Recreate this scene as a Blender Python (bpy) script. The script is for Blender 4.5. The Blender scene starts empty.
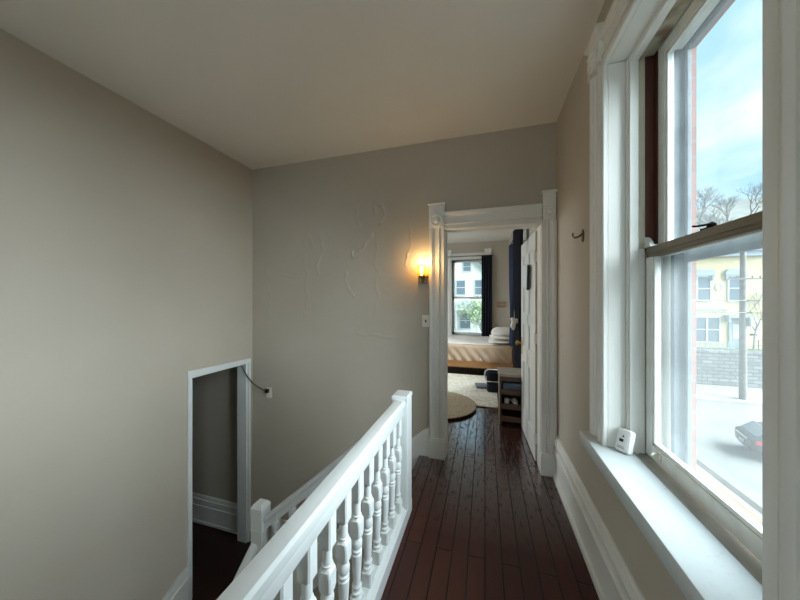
import bpy, bmesh, math, random
from math import sin, cos, pi, radians as R
from mathutils import Vector, Matrix
scene = bpy.context.scene
col = scene.collection
random.seed(4)

# ------------------------------------------------------------------ camera, sky, sun, exposure
cam_d = bpy.data.cameras.new('camera')
cam_d.sensor_width = 36.0
cam_d.lens = 288.0 / 800.0 * 36.0
cam_d.clip_start = 0.02
cam_d.clip_end = 400
cam = bpy.data.objects.new('camera', cam_d)
col.objects.link(cam)
cam.location = (0, 0, 1.47)
cam.rotation_euler = (pi / 2, 0, math.atan(85 / 288))
scene.camera = cam

scene.view_settings.view_transform = 'Standard'
scene.view_settings.look = 'None'
scene.view_settings.gamma = 1
scene.view_settings.use_curve_mapping = False
scene.view_settings.exposure = 0.34

SKY = 0.98
SUN_E = 18.5
SUN_EL = 24
world = bpy.data.worlds.new('sky')
scene.world = world
world.use_nodes = True
wn = world.node_tree
wn.nodes.clear()
w_out = wn.nodes.new('ShaderNodeOutputWorld')
w_bg = wn.nodes.new('ShaderNodeBackground')
w_tc = wn.nodes.new('ShaderNodeTexCoord')
w_map = wn.nodes.new('ShaderNodeMapping')
w_map.inputs['Scale'].default_value = (1.0, 1.0, 2.4)
w_no = wn.nodes.new('ShaderNodeTexNoise')
w_no.inputs['Scale'].default_value = 1.9
w_no.inputs['Detail'].default_value = 7
w_no.inputs['Roughness'].default_value = 0.55
w_no.inputs['Distortion'].default_value = 0.4
w_r = wn.nodes.new('ShaderNodeValToRGB')
w_r.color_ramp.elements[0].position = 0.45
w_r.color_ramp.elements[0].color = (0.42, 0.70, 0.86, 1)
w_r.color_ramp.elements[1].position = 0.65
w_r.color_ramp.elements[1].color = (0.98, 1.0, 1.0, 1)
wn.links.new(w_tc.outputs['Generated'], w_map.inputs['Vector'])
wn.links.new(w_map.outputs['Vector'], w_no.inputs['Vector'])
wn.links.new(w_no.outputs['Fac'], w_r.inputs['Fac'])
wn.links.new(w_r.outputs['Color'], w_bg.inputs['Color'])
w_bg.inputs['Strength'].default_value = SKY
wn.links.new(w_bg.outputs['Background'], w_out.inputs['Surface'])

# wide low sun on the window side, added to raise the indoor light
sun_d = bpy.data.lights.new('sun', 'SUN')
sun_d.energy = SUN_E
sun_d.angle = R(68)
sun_d.color = (0.93, 0.98, 1.0)
sun = bpy.data.objects.new('sun', sun_d)
col.objects.link(sun)
_az = R(-10)
_to = Vector((cos(_az) * cos(R(SUN_EL)), sin(_az) * cos(R(SUN_EL)), sin(R(SUN_EL))))
sun.rotation_euler = _to.to_track_quat('Z', 'Y').to_euler()
sun.location = _to * 30


def area(name, loc, rot, sx, sy, power=0, color=(1, 1, 1), portal=False):
    d = bpy.data.lights.new(name, 'AREA')
    d.shape = 'RECTANGLE'
    d.size = sx
    d.size_y = sy
    d.energy = power
    d.color = color
    if portal:
        d.cycles.is_portal = True
    o = bpy.data.objects.new(name, d)
    o.location = loc
    o.rotation_euler = rot
    col.objects.link(o)
    return o


# sky portals in the window openings (they only guide sampling of the sky)
area('portal_1', (0.93, 1.21, 1.70), (0, R(90), 0), 1.95, 0.9, portal=True)
area('portal_2', (0.93, -1.30, 1.70), (0, R(90), 0), 1.95, 0.9, portal=True)
area('portal_3', (-0.36, 8.1, 1.5), (R(-90), 0, 0), 1.0, 2.0, portal=True)
area('portal_4', (-3.9, 5.4, 1.55), (0, R(-90), 0), 1.9, 1.9, portal=True)

# added lamp at an invented back window, lifts the far wall and ceiling
area('fill_landing', (-1.3, -2.55, 1.75), (R(90), 0, R(0)), 1.15, 1.5, power=11, color=(.96, .98, 1))
# added lamp brightening the bedroom from its unseen side window (the sun does not reach that side)
area('fill_bedroom', (-3.72, 5.4, 1.75), (0, R(-42), 0), 1.6, 1.85, power=95, color=(.93, .97, 1))
scene.cycles.max_bounces = 10
scene.cycles.diffuse_bounces = 7
scene.cycles.transparent_max_bounces = 24
scene.cycles.sample_clamp_indirect = 6
scene.cycles.caustics_reflective = False
scene.cycles.caustics_refractive = False
scene.cycles.denoising_prefilter = 'ACCURATE'
scene.cycles.adaptive_threshold = 0.004


# ------------------------------------------------------------------ helpers
class MB:
    def __init__(self):
        self.v = []
        self.f = []
        self.m = []
        self.mi = 0
        self.M = Matrix.Identity(4)

    def add(self, vs, fs):
        b = len(self.v)
        self.v += [tuple(self.M @ Vector(p)) for p in vs]
        self.f += [tuple(b + i for i in q) for q in fs]
        self.m += [self.mi] * len(fs)
        return self

    def box(self, x0, x1, y0, y1, z0, z1):
        x0, x1 = sorted((x0, x1)); y0, y1 = sorted((y0, y1)); z0, z1 = sorted((z0, z1))
        vs = [(x, y, z) for z in (z0, z1) for y in (y0, y1) for x in (x0, x1)]
        return self.add(vs, [(0, 2, 3, 1), (4, 5, 7, 6), (0, 1, 5, 4), (2, 6, 7, 3), (0, 4, 6, 2), (1, 3, 7, 5)])

    def prism(self, pts, axis, a, b):
        """extrude a closed 2D polygon along an axis; pts order: x->(y,z) y->(x,z) z->(x,y)"""
        n = len(pts)

        def mk(p, t):
            return {'x': (t, p[0], p[1]), 'y': (p[0], t, p[1]), 'z': (p[0], p[1], t)}[axis]
        vs = [mk(p, a) for p in pts] + [mk(p, b) for p in pts]
        fs = [(i, (i + 1) % n, n + (i + 1) % n, n + i) for i in range(n)]
        fs += [tuple(range(n - 1, -1, -1)), tuple(range(n, 2 * n))]
        return self.add(vs, fs)

    def skew(self, ptsA, ptsB):
        """loft between two equal closed 3D rings"""
        n = len(ptsA)
        fs = [(i, (i + 1) % n, n + (i + 1) % n, n + i) for i in range(n)]
        fs += [tuple(range(n - 1, -1, -1)), tuple(range(n, 2 * n))]
        return self.add(list(ptsA) + list(ptsB), fs)

    def rings(self, rs, close=True):
        n = len(rs[0])
        vs = [p for r in rs for p in r]
        fs = []
        for k in range(len(rs) - 1):
            for i in range(n):
                j = (i + 1) % n
                fs.append((k * n + i, k * n + j, (k + 1) * n + j, (k + 1) * n + i))
        if close:
            fs += [tuple(range(n - 1, -1, -1)), tuple((len(rs) - 1) * n + i for i in range(n))]
        return self.add(vs, fs)

    def lathe(self, prof, n=20, c=(0, 0, 0)):
        return self.rings([[(c[0] + r * cos(2 * pi * i / n), c[1] + r * sin(2 * pi * i / n), c[2] + z)
                            for i in range(n)] for r, z in prof])

    def tube(self, path, r, n=8):
        path = [Vector(p) for p in path]
        rs = []
        rr = r if isinstance(r, (list, tuple)) else [r] * len(path)
        up = None
        for i, p in enumerate(path):
            d = (path[min(i + 1, len(path) - 1)] - path[max(i - 1, 0)]).normalized()
            if up is None:
                up = Vector((0, 0, 1)) if abs(d.z) < 0.9 else Vector((1, 0, 0))
            a = d.cross(up).normalized()
            b = a.cross(d).normalized()
            up = b
            rs.append([tuple(p + a * (rr[i] * cos(2 * pi * k / n)) + b * (rr[i] * sin(2 * pi * k / n))) for k in range(n)])
        return self.rings(rs)

    def grid(self, nu, nv, fn):
        vs = [fn(i / (nu - 1), j / (nv - 1)) for j in range(nv) for i in range(nu)]
        fs = [(j * nu + i, j * nu + i + 1, (j + 1) * nu + i + 1, (j + 1) * nu + i) for j in range(nv - 1) for i in range(nu - 1)]
        return self.add(vs, fs)

    def build(self, name, mats, parent=None, bevel=0, seg=2, smooth=False, recalc=True, subsurf=0):
        me = bpy.data.meshes.new(name)
        me.from_pydata(self.v, [], self.f)
        if not isinstance(mats, (list, tuple)):
            mats = [mats]
        for m in mats:
            me.materials.append(m)
        if len(mats) > 1:
            me.polygons.foreach_set('material_index', self.m)
        if recalc:
            bm = bmesh.new()
            bm.from_mesh(me)
            bmesh.ops.recalc_face_normals(bm, faces=bm.faces)
            bm.to_mesh(me)
            bm.free()
        if smooth:
            me.polygons.foreach_set('use_smooth', [True] * len(me.polygons))
            if smooth != 'all':
                me.set_sharp_from_angle(angle=R(38))
        me.update()
        o = bpy.data.objects.new(name, me)
        col.objects.link(o)
        if parent:
            o.parent = parent
        if bevel:
            b = o.modifiers.new('bevel', 'BEVEL')
            b.width = bevel
            b.segments = seg
            b.limit_method = 'ANGLE'
            b.angle_limit = R(40)
        if subsurf:
            s = o.modifiers.new('sub', 'SUBSURF')
            s.levels = s.render_levels = subsurf
        return o


def tag(o, label=None, cat=None, group=None, kind=None):
    if label: o['label'] = label
    if cat: o['category'] = cat
    if group: o['group'] = group
    if kind: o['kind'] = kind
    return o


def struct(o):
    o['kind'] = 'structure'
    return o


def empty(name, loc, label, cat, group=None, rz=0):
    o = bpy.data.objects.new(name, None)
    o.location = loc
    o.rotation_euler = (0, 0, rz)
    o.empty_display_size = 0.1
    col.objects.link(o)
    return tag(o, label, cat, group)


def copy_tree(o, parent=None):
    c = o.copy()
    col.objects.link(c)
    if parent: c.parent = parent
    for ch in list(o.children):
        copy_tree(ch, c)
    return c


# ------------------------------------------------------------------ materials
def principled(name, color, rough=0.6, metal=0.0, spec=0.5, **kw):
    m = bpy.data.materials.new(name)
    m.use_nodes = True
    b = m.node_tree.nodes['Principled BSDF']
    b.inputs['Base Color'].default_value = (*color, 1)
    b.inputs['Roughness'].default_value = rough
    b.inputs['Metallic'].default_value = metal
    b.inputs['Specular IOR Level'].default_value = spec
    for k, v in kw.items():
        b.inputs[k.replace('_', ' ')].default_value = v
    return m, m.node_tree, b


def noisy(name, c1, c2, scale, rough=0.6, bump=0.0, bscale=None, detail=5, stretch=(1, 1, 1), lo=0.35, hi=0.65, dist=0.01, metal=0, spec=0.5):
    m, nt, b = principled(name, c1, rough, metal, spec)
    tc = nt.nodes.new('ShaderNodeTexCoord')
    mp = nt.nodes.new('ShaderNodeMapping')
    mp.inputs['Scale'].default_value = stretch
    no = nt.nodes.new('ShaderNodeTexNoise')
    no.inputs['Scale'].default_value = scale
    no.inputs['Detail'].default_value = detail
    rp = nt.nodes.new('ShaderNodeValToRGB')
    rp.color_ramp.elements[0].position = lo
    rp.color_ramp.elements[0].color = (*c1, 1)
    rp.color_ramp.elements[1].position = hi
    rp.color_ramp.elements[1].color = (*c2, 1)
    L = nt.links.new
    L(tc.outputs['Object'], mp.inputs['Vector'])
    L(mp.outputs['Vector'], no.inputs['Vector'])
    L(no.outputs['Fac'], rp.inputs['Fac'])
    L(rp.outputs['Color'], b.inputs['Base Color'])
    if bump:
        n2 = nt.nodes.new('ShaderNodeTexNoise')
        n2.inputs['Scale'].default_value = bscale or scale * 4
        n2.inputs['Detail'].default_value = 4
        bp = nt.nodes.new('ShaderNodeBump')
        bp.inputs['Strength'].default_value = bump
        bp.inputs['Distance'].default_value = dist
        L(mp.outputs['Vector'], n2.inputs['Vector'])
        L(n2.outputs['Fac'], bp.inputs['Height'])
        L(bp.outputs['Normal'], b.inputs['Normal'])
    return m


M = {}
M['wall'] = noisy('greige_plaster', (0.45, 0.405, 0.335), (0.475, 0.43, 0.36), 1.6, 0.62, 0.35, 5, dist=0.012, spec=0.3)
M['ceiling'] = noisy('ceiling_paint', (0.80, 0.765, 0.70), (0.83, 0.795, 0.73), 1.2, 0.7, 0.2, 6, dist=0.01, spec=0.2)
M['trim'] = noisy('white_gloss_paint', (0.72, 0.72, 0.68), (0.77, 0.77, 0.73), 3, 0.36)
M['rail'] = noisy('fresh_white_paint', (0.66, 0.69, 0.685), (0.70, 0.73, 0.725), 6, 0.36, 0.12, 40, dist=0.003)
M['stool'] = noisy('sill_white_paint', (0.53, 0.575, 0.58), (0.46, 0.50, 0.50), 60, 0.4, 0.2, 60, lo=0.6, hi=0.75, dist=0.002)
M['sash'] = noisy('sash_paint', (0.80, 0.81, 0.77), (0.70, 0.70, 0.65), 14, 0.45, 0.2, 50, dist=0.003, lo=0.5, hi=0.75)
M['worn'] = noisy('worn_beige_paint', (0.50, 0.46, 0.36), (0.28, 0.20, 0.13), 9, 0.6, 0.4, 60, stretch=(1, 1, .25), dist=0.003, lo=.5, hi=.62)
M['redwood'] = noisy('bare_red_brown_wood', (0.10, 0.028, 0.015), (0.055, 0.018, 0.012), 12, 0.6, 0.4, 60, stretch=(1, 1, .15), dist=0.003)
M['railwood'] = noisy('weathered_meeting_rail', (0.20, 0.18, 0.13), (0.13, 0.11, 0.075), 10, 0.55, 0.3, 50, stretch=(1, .2, 1), dist=0.003)
M['subsill'] = noisy('worn_sub_sill', (0.36, 0.355, 0.32), (0.24, 0.225, 0.19), 14, 0.6, 0.4, 60, stretch=(1, .3, 1), dist=0.003)
M['darkmetal'] = principled('dark_metal', (0.03, 0.025, 0.02), 0.4, 0.8)[0]
M['bronze'] = principled('bronze', (0.16, 0.11, 0.06), 0.35, 0.9)[0]
M['brass'] = principled('aged_brass', (0.55, 0.36, 0.12), 0.3, 1.0)[0]
M['ivory'] = principled('ivory_plastic', (0.72, 0.69, 0.58), 0.4)[0]
M['white_plastic'] = principled('white_plastic', (0.78, 0.79, 0.78), 0.35)[0]
M['black'] = principled('black_plastic', (0.012, 0.012, 0.014), 0.4)[0]
M['navy'] = noisy('navy_cloth', (0.002, 0.003, 0.010), (0.003, 0.006, 0.017), 30, 0.8, 0.3, 200, dist=0.002)
M['navy_lit'] = noisy('lit_navy_cloth', (0.008, 0.022, 0.06), (0.011, 0.028, 0.085), 30, 0.65, 0.3, 200, dist=0.002)  # same navy cloth, coloured brighter for the side window's light
M['linen'] = noisy('white_linen', (0.82, 0.79, 0.74), (0.76, 0.72, 0.66), 8, 0.85, 0.3, 40, dist=0.006)
M['blanket'] = noisy('tan_blanket', (0.50, 0.36, 0.25), (0.44, 0.31, 0.21), 8, 0.85, 0.3, 60, dist=0.006)
M['oak'] = noisy('honey_wood', (0.42, 0.22, 0.08), (0.30, 0.14, 0.05), 6, 0.45, 0.2, 30, stretch=(.15, 1, 1))
M['shelfwood'] = noisy('brown_shelf_wood', (0.13, 0.075, 0.045), (0.09, 0.05, 0.03), 6, 0.5, 0.2, 30, stretch=(.2, 1, 1))
M['shelftop'] = noisy('pale_shelf_top', (0.42, 0.37, 0.31), (0.34, 0.30, 0.25), 8, 0.5)
M['shag'] = noisy('cream_shag', (0.84, 0.79, 0.67), (0.62, 0.57, 0.45), 22, 0.95, 1.0, 60, dist=0.03)
M['jute'] = noisy('tan_braided_rug', (0.45, 0.37, 0.25), (0.30, 0.24, 0.15), 30, 0.95, 1.0, 90, dist=0.02)
M['greypad'] = principled('grey_pad', (0.12, 0.14, 0.18), 0.7)[0]


def floor_mat():
    m, nt, b = principled('maroon_floor_boards', (0.03, 0.01, 0.008), 0.3)
    L = nt.links.new
    N = nt.nodes.new
    tc = N('ShaderNodeTexCoord')
    sp = N('ShaderNodeSeparateXYZ')
    L(tc.outputs['Object'], sp.inputs[0])
    cb = N('ShaderNodeCombineXYZ')
    L(sp.outputs['Y'], cb.inputs['X'])
    L(sp.outputs['X'], cb.inputs['Y'])
    bk = N('ShaderNodeTexBrick')
    bk.offset = 0.37
    bk.offset_frequency = 2
    bk.squash = 1
    bk.inputs['Scale'].default_value = 1.0
    bk.inputs['Mortar Size'].default_value = 0.0048
    bk.inputs['Mortar Smooth'].default_value = 0.3
    bk.inputs['Bias'].default_value = 0.0
    bk.inputs['Brick Width'].default_value = 1.7
    bk.inputs['Row Height'].default_value = 0.092
    bk.inputs['Color1'].default_value = (0.060, 0.016, 0.011, 1)
    bk.inputs['Color2'].default_value = (0.040, 0.010, 0.007, 1)
    bk.inputs['Mortar'].default_value = (0.003, 0.001, 0.001, 1)
    L(cb.outputs[0], bk.inputs['Vector'])
    # wear near the doorway: chipped and scuffed paint
    mp = N('ShaderNodeMapping')
    mp.inputs['Scale'].default_value = (2.4, 0.6, 1)
    L(tc.outputs['Object'], mp.inputs['Vector'])
    no = N('ShaderNodeTexNoise')
    no.inputs['Scale'].default_value = 17
    no.inputs['Detail'].default_value = 8
    no.inputs['Roughness'].default_value = 0.7
    L(mp.outputs['Vector'], no.inputs['Vector'])
    ym = N('ShaderNodeMapRange')
    ym.inputs['From Min'].default_value = 1.8
    ym.inputs['From Max'].default_value = 2.8
    L(sp.outputs['Y'], ym.inputs['Value'])
    wr = N('ShaderNodeMapRange')
    wr.inputs['From Min'].default_value = 0.54
    wr.inputs['From Max'].default_value = 0.60
    L(no.outputs['Fac'], wr.inputs['Value'])
    mu = N('ShaderNodeMath')
    mu.operation = 'MULTIPLY'
    L(ym.outputs[0], mu.inputs[0])
    L(wr.outputs[0], mu.inputs[1])
    mx = N('ShaderNodeMixRGB')
    mx.inputs['Color2'].default_value = (0.035, 0.022, 0.018, 1)
    L(mu.outputs[0], mx.inputs['Fac'])
    L(bk.outputs['Color'], mx.inputs['Color1'])
    L(mx.outputs[0], b.inputs['Base Color'])
    rr = N('ShaderNodeMapRange')
    rr.inputs['To Min'].default_value = 0.36
    rr.inputs['To Max'].default_value = 0.13
    L(ym.outputs[0], rr.inputs['Value'])
    ra = N('ShaderNodeMath')
    ra.operation = 'MULTIPLY_ADD'
    ra.inputs[1].default_value = 0.10
    L(no.outputs['Fac'], ra.inputs[0])
    L(rr.outputs[0], ra.inputs[2])
    L(ra.outputs[0], b.inputs['Roughness'])
    b.inputs['Specular IOR Level'].default_value = 0.35
    c1 = N('ShaderNodeMath')
    c1.operation = 'SUBTRACT'
    c1.inputs[0].default_value = 1.0
    L(bk.outputs['Fac'], c1.inputs[1])
    c2 = N('ShaderNodeMath')
    c2.operation = 'MULTIPLY_ADD'
    c2.inputs[1].default_value = -0.85
    c2.inputs[2].default_value = 1.0
    L(wr.outputs[0], c2.inputs[0])
    c3 = N('ShaderNodeMath')
    c3.operation = 'MULTIPLY'
    L(c1.outputs[0], c3.inputs[0])
    L(c2.outputs[0], c3.inputs[1])
    c4 = N('ShaderNodeMath')
    c4.operation = 'MULTIPLY'
    L(c3.outputs[0], c4.inputs[0])
    L(ym.outputs[0], c4.inputs[1])
    L(c4.outputs[0], b.inputs['Coat Weight'])
    b.inputs['Coat IOR'].default_value = 2.5
    L(ra.outputs[0], b.inputs['Coat Roughness'])
    # bump
    b1 = N('ShaderNodeBump')
    b1.invert = True
    b1.inputs['Strength'].default_value = 1.0
    b1.inputs['Distance'].default_value = 0.006
    L(bk.outputs['Fac'], b1.inputs['Height'])
    b2 = N('ShaderNodeBump')
    b2.inputs['Distance'].default_value = 0.003
    b2.inputs['Strength'].default_value = 0.2
    L(mu.outputs[0], b2.inputs['Height'])
    L(b1.outputs[0], b2.inputs['Normal'])
    n3 = N('ShaderNodeTexNoise')
    n3.inputs['Scale'].default_value = 14
    L(mp.outputs['Vector'], n3.inputs['Vector'])
    b3 = N('ShaderNodeBump')
    b3.inputs['Distance'].default_value = 0.002
    b3.inputs['Strength'].default_value = 0.08
    L(n3.outputs['Fac'], b3.inputs['Height'])
    L(b2.outputs[0], b3.inputs['Normal'])
    L(b3.outputs[0], b.inputs['Normal'])
    L(b3.outputs[0], b.inputs['Coat Normal'])
    return m


M['floor'] = floor_mat()
M['stairwood'] = noisy('maroon_stair_paint', (0.03, 0.010, 0.008), (0.02, 0.007, 0.006), 5, 0.4)


def glass_mat(name, film, dirt_scale=3.0, tint=(0.93, 0.98, 1.0)):
    """window glass: clear pane with a thin film for dust and added haze that catches the daylight"""
    m = bpy.data.materials.new(name)
    m.use_nodes = True
    nt = m.node_tree
    nt.nodes.clear()
    N = nt.nodes.new
    L = nt.links.new
    out = N('ShaderNodeOutputMaterial')
    tr = N('ShaderNodeBsdfTransparent')
    tr.inputs['Color'].default_value = (*tint, 1)
    tl = N('ShaderNodeBsdfTranslucent')
    tl.inputs['Color'].default_value = (0.8, 0.86, 0.86, 1)
    gl = N('ShaderNodeBsdfGlossy')
    gl.inputs['Roughness'].default_value = 0.03
    lwf = N('ShaderNodeLayerWeight')
    pw = N('ShaderNodeMath')
    pw.operation = 'POWER'
    pw.inputs[1].default_value = 5.0
    lw = N('ShaderNodeMath')
    lw.operation = 'MULTIPLY_ADD'
    lw.inputs[1].default_value = 0.7
    lw.inputs[2].default_value = 0.02
    L(lwf.outputs['Facing'], pw.inputs[0])
    L(pw.outputs[0], lw.inputs[0])
    tc = N('ShaderNodeTexCoord')
    no = N('ShaderNodeTexNoise')
    no.inputs['Scale'].default_value = dirt_scale
    no.inputs['Detail'].default_value = 6
    mr = N('ShaderNodeMapRange')
    mr.inputs['From Min'].default_value = 0.3
    mr.inputs['From Max'].default_value = 0.75
    mr.inputs['To Min'].default_value = film * 0.6
    mr.inputs['To Max'].default_value = film * 1.5
    m1 = N('ShaderNodeMixShader')
    m2 = N('ShaderNodeMixShader')
    L(tc.outputs['Object'], no.inputs['Vector'])
    L(no.outputs['Fac'], mr.inputs['Value'])
    L(mr.outputs[0], m1.inputs['Fac'])
    L(tr.outputs[0], m1.inputs[1])
    L(tl.outputs[0], m1.inputs[2])
    L(lw.outputs[0], m2.inputs['Fac'])
    L(m1.outputs[0], m2.inputs[1])
    L(gl.outputs[0], m2.inputs[2])
    L(m2.outputs[0], out.inputs['Surface'])
    return m


M['glass_low'] = glass_mat('dusty_lower_glass', 0.038)
M['glass_up'] = glass_mat('upper_glass', 0.013)
M['glass_bed'] = glass_mat('bedroom_glass', 0.11)  # stronger film puts a white haze over the bedroom window view


def brick_mat(name, c1, c2, mortar, bw=0.21, bh=0.07, rough=0.85, axes='XZ', ms=0.008, bump=0.5):
    m, nt, b = principled(name, c1, rough, spec=0.2)
    N = nt.nodes.new
    L = nt.links.new
    tc = N('ShaderNodeTexCoord')
    sp = N('ShaderNodeSeparateXYZ')
    cb = N('ShaderNodeCombineXYZ')
    L(tc.outputs['Object'], sp.inputs[0])
    if axes == 'SUM':
        ad = N('ShaderNodeMath')
        L(sp.outputs['X'], ad.inputs[0])
        L(sp.outputs['Y'], ad.inputs[1])
        L(ad.outputs[0], cb.inputs['X'])
    else:
        L(sp.outputs[axes[0]], cb.inputs['X'])
    L(sp.outputs['Z'], cb.inputs['Y'])
    bk = N('ShaderNodeTexBrick')
    bk.inputs['Scale'].default_value = 1
    bk.inputs['Brick Width'].default_value = bw
    bk.inputs['Row Height'].default_value = bh
    bk.inputs['Mortar Size'].default_value = ms
    bk.inputs['Color1'].default_value = (*c1, 1)
    bk.inputs['Color2'].default_value = (*c2, 1)
    bk.inputs['Mortar'].default_value = (*mortar, 1)
    L(cb.outputs[0], bk.inputs['Vector'])
    L(bk.outputs['Color'], b.inputs['Base Color'])
    bp = N('ShaderNodeBump')
    bp.invert = True
    bp.inputs['Strength'].default_value = bump
    bp.inputs['Distance'].default_value = 0.01
    L(bk.outputs['Fac'], bp.inputs['Height'])
    L(bp.outputs[0], b.inputs['Normal'])
    return m


M['brick'] = brick_mat('red_brick', (0.30, 0.17, 0.145), (0.36, 0.21, 0.18), (0.28, 0.22, 0.20), axes='SUM')
M['yellow'] = brick_mat('painted_yellow_brick', (0.50, 0.43, 0.25), (0.53, 0.46, 0.28), (0.45, 0.39, 0.24), 0.3, 0.1)
M['palehouse'] = brick_mat('pale_siding', (0.78, 0.76, 0.70), (0.82, 0.80, 0.74), (0.6, 0.58, 0.54), 6.0, 0.16, ms=0.012)
M['stone'] = brick_mat('grey_stone_wall', (0.13, 0.14, 0.135), (0.21, 0.22, 0.21), (0.10, 0.11, 0.10), 0.7, 0.28, ms=0.04, bump=1)
M['extsill'] = noisy('tan_stone_sill', (0.19, 0.135, 0.065), (0.16, 0.11, 0.055), 12, 0.8, 0.4, 40)
M['extgrey'] = noisy('grey_green_metal', (0.20, 0.23, 0.22), (0.16, 0.18, 0.17), 8, 0.6)
M['storm'] = noisy('storm_frame_paint', (0.22, 0.255, 0.28), (0.17, 0.20, 0.225), 10, 0.6, 0.3, 40)
M['woods'] = noisy('bare_woodland_floor', (0.17, 0.18, 0.16), (0.23, 0.235, 0.21), 0.5, 0.95, spec=0.1)
M['roof'] = noisy('slate_roof', (0.10, 0.11, 0.12), (0.16, 0.17, 0.18), 3, 0.8)
M['slate'] = noisy('grey_blue_trim', (0.22, 0.27, 0.31), (0.26, 0.31, 0.35), 4, 0.7)
M['exttrim'] = principled('exterior_white_trim', (0.45, 0.48, 0.47), 0.6)[0]
M['extglass'] = principled('house_glass', (0.10, 0.14, 0.17), 0.15)[0]
M['asphalt'] = noisy('street_asphalt', (0.19, 0.19, 0.175), (0.22, 0.22, 0.205), 0.6, 0.9, spec=0.2)
M['concrete'] = noisy('sidewalk_concrete', (0.30, 0.29, 0.27), (0.26, 0.25, 0.24), 0.8, 0.9, spec=0.2)
M['grass'] = noisy('spring_grass', (0.10, 0.15, 0.07), (0.16, 0.20, 0.11), 1.2, 0.95, spec=0.1)
M['polewood'] = noisy('pole_wood', (0.12, 0.11, 0.10), (0.17, 0.16, 0.14), 4, 0.9)
M['bark'] = noisy('grey_bark', (0.20, 0.20, 0.195), (0.25, 0.25, 0.24), 4, 0.9)
M['leaf'] = noisy('fresh_leaf', (0.26, 0.38, 0.15), (0.34, 0.46, 0.22), 3, 0.8)
M['carpaint'] = principled('charcoal_car_paint', (0.03, 0.034, 0.04), 0.25, 0.3)[0]
M['tail'] = principled('red_lens', (0.55, 0.02, 0.02), 0.2)[0]
M['rubber'] = principled('tyre_rubber', (0.02, 0.02, 0.02), 0.8)[0]
M['chrome'] = principled('chrome', (0.7, 0.7, 0.7), 0.15, 1.0)[0]

# ------------------------------------------------------------------ dimensions
RW, FW, LW, H = 0.575, 2.69, -2.56, 2.965
WALLT = 0.14
LWT = 0.115
BACK = -2.6           # wall behind the camera
LOW = -3.1            # floor of the storey below
BX0, BX1, BY1 = -3.8, 0.575, 7.70      # bedroom
FY = FW + WALLT

# ------------------------------------------------------------------ floor
f = MB()
f.box(-0.60, RW, BACK, FW, -0.25, 0)
f.box(LW, -0.60, BACK, -0.75, -0.25, 0)
f.box(-0.365, 0.47, FW, FY, -0.25, 0)
struct(f.build('floor', M['floor']))
f = MB()
f.box(BX0, BX1, FY, BY1, -0.25, 0)
struct(f.build('floor_bedroom', M['floor']))
f = MB()
f.box(-4.2, RW, BACK, FW, LOW - 0.2, LOW)
struct(f.build('floor_lower', M['stairwood']))
f = MB()
f.box(-4.2, LW, 0.8, FW, -1.45, -1.25)
f.box(LW, LW + .037, 1.90, FW, -1.45, -1.25)
f.box(LW, -1.87, FW - .037, FW - .02, -1.45, -1.25)
struct(f.build('floor_side_room', M['stairwood']))

# ------------------------------------------------------------------ ceilings
struct(MB().box(LW, RW, BACK, FW, H, H + 0.15).build('ceiling', M['ceiling']))
struct(MB().box(BX0, BX1, FY, BY1, H, H + 0.15).build('ceiling_bedroom', M['ceiling']))
struct(MB().box(-4.2, LW - LWT, 0.8, FW, 1.15, 1.3).build('ceiling_side_room', M['ceiling']))

# ------------------------------------------------------------------ far wall, with old plaster repairs raised on its face
ridges = [
    ([(-1.86, 1.30), (-1.84, 1.62), (-1.86, 1.95)], .008, .0035),
    ([(-1.90, 2.10), (-1.83, 2.16), (-1.80, 2.06)], .012, .004),
    ([(-1.72, 1.75), (-1.66, 2.0), (-1.70, 2.2)], .010, .003),
    ([(-1.32, 1.98), (-1.29, 1.92), (-1.21, 1.96), (-1.16, 2.05), (-1.10, 2.12)], .010, .006),
    ([(-1.40, 1.76), (-1.35, 1.64), (-1.31, 1.52)], .008, .006),
    ([(-1.06, 2.33), (-1.02, 2.45), (-0.96, 2.42), (-0.96, 2.30), (-1.02, 2.24)], .012, .006),
    ([(-1.24, 2.20), (-1.26, 2.32), (-1.22, 2.44)], .009, .004),
    ([(-1.05, 1.30), (-1.03, 1.7), (-1.06, 2.15)], .008, .0025),
    ([(-0.72, 1.80), (-0.70, 2.05), (-0.71, 2.22)], .006, .004),
    ([(-2.2, 1.75), (-2.1, 1.72), (-1.95, 1.74)], .008, .003),
    ([(-2.35, 1.2), (-2.33, 1.5), (-2.36, 1.9)], .01, .0025),
    ([(-1.25, 1.15), (-1.15, 1.1), (-1.0, 1.13), (-0.85, 1.1)], .008, .002),
]
segs = []
for pts, w, h in ridges:
    for (a, b) in zip(pts[:-1], pts[1:]):
        segs.append((a, b, w, h))


def relief(x, z):
    t = 0.0
    x0_, z0_ = x, z
    x = x0_ + .018 * sin(z0_ * 17 + 2 * sin(z0_ * 7.3)) + .007 * sin(z0_ * 53)
    z = z0_ + .015 * sin(x0_ * 19 + 1.1)
    am = 1.25 + .55 * sin(z0_ * 21 + x0_ * 13) * sin(z0_ * 9.1)
    for (ax, az), (bx, bz), w, h in segs:
        if min(ax, bx) - 4 * w < x < max(ax, bx) + 4 * w and min(az, bz) - 4 * w < z < max(az, bz) + 4 * w:
            dx, dz = bx - ax, bz - az
            k = max(0, min(1, ((x - ax) * dx + (z - az) * dz) / (dx * dx + dz * dz)))
            d2 = (x - ax - k * dx) ** 2 + (z - az - k * dz) ** 2
            t = max(t, am * h * math.exp(-d2 / (w * w)))
    t += 0.0025 * sin(x * 5.1 + 1.3 * sin(z * 3)) * sin(z * 4.3 + x) * (1 if z > 0.3 else 0)
    return t


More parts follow.
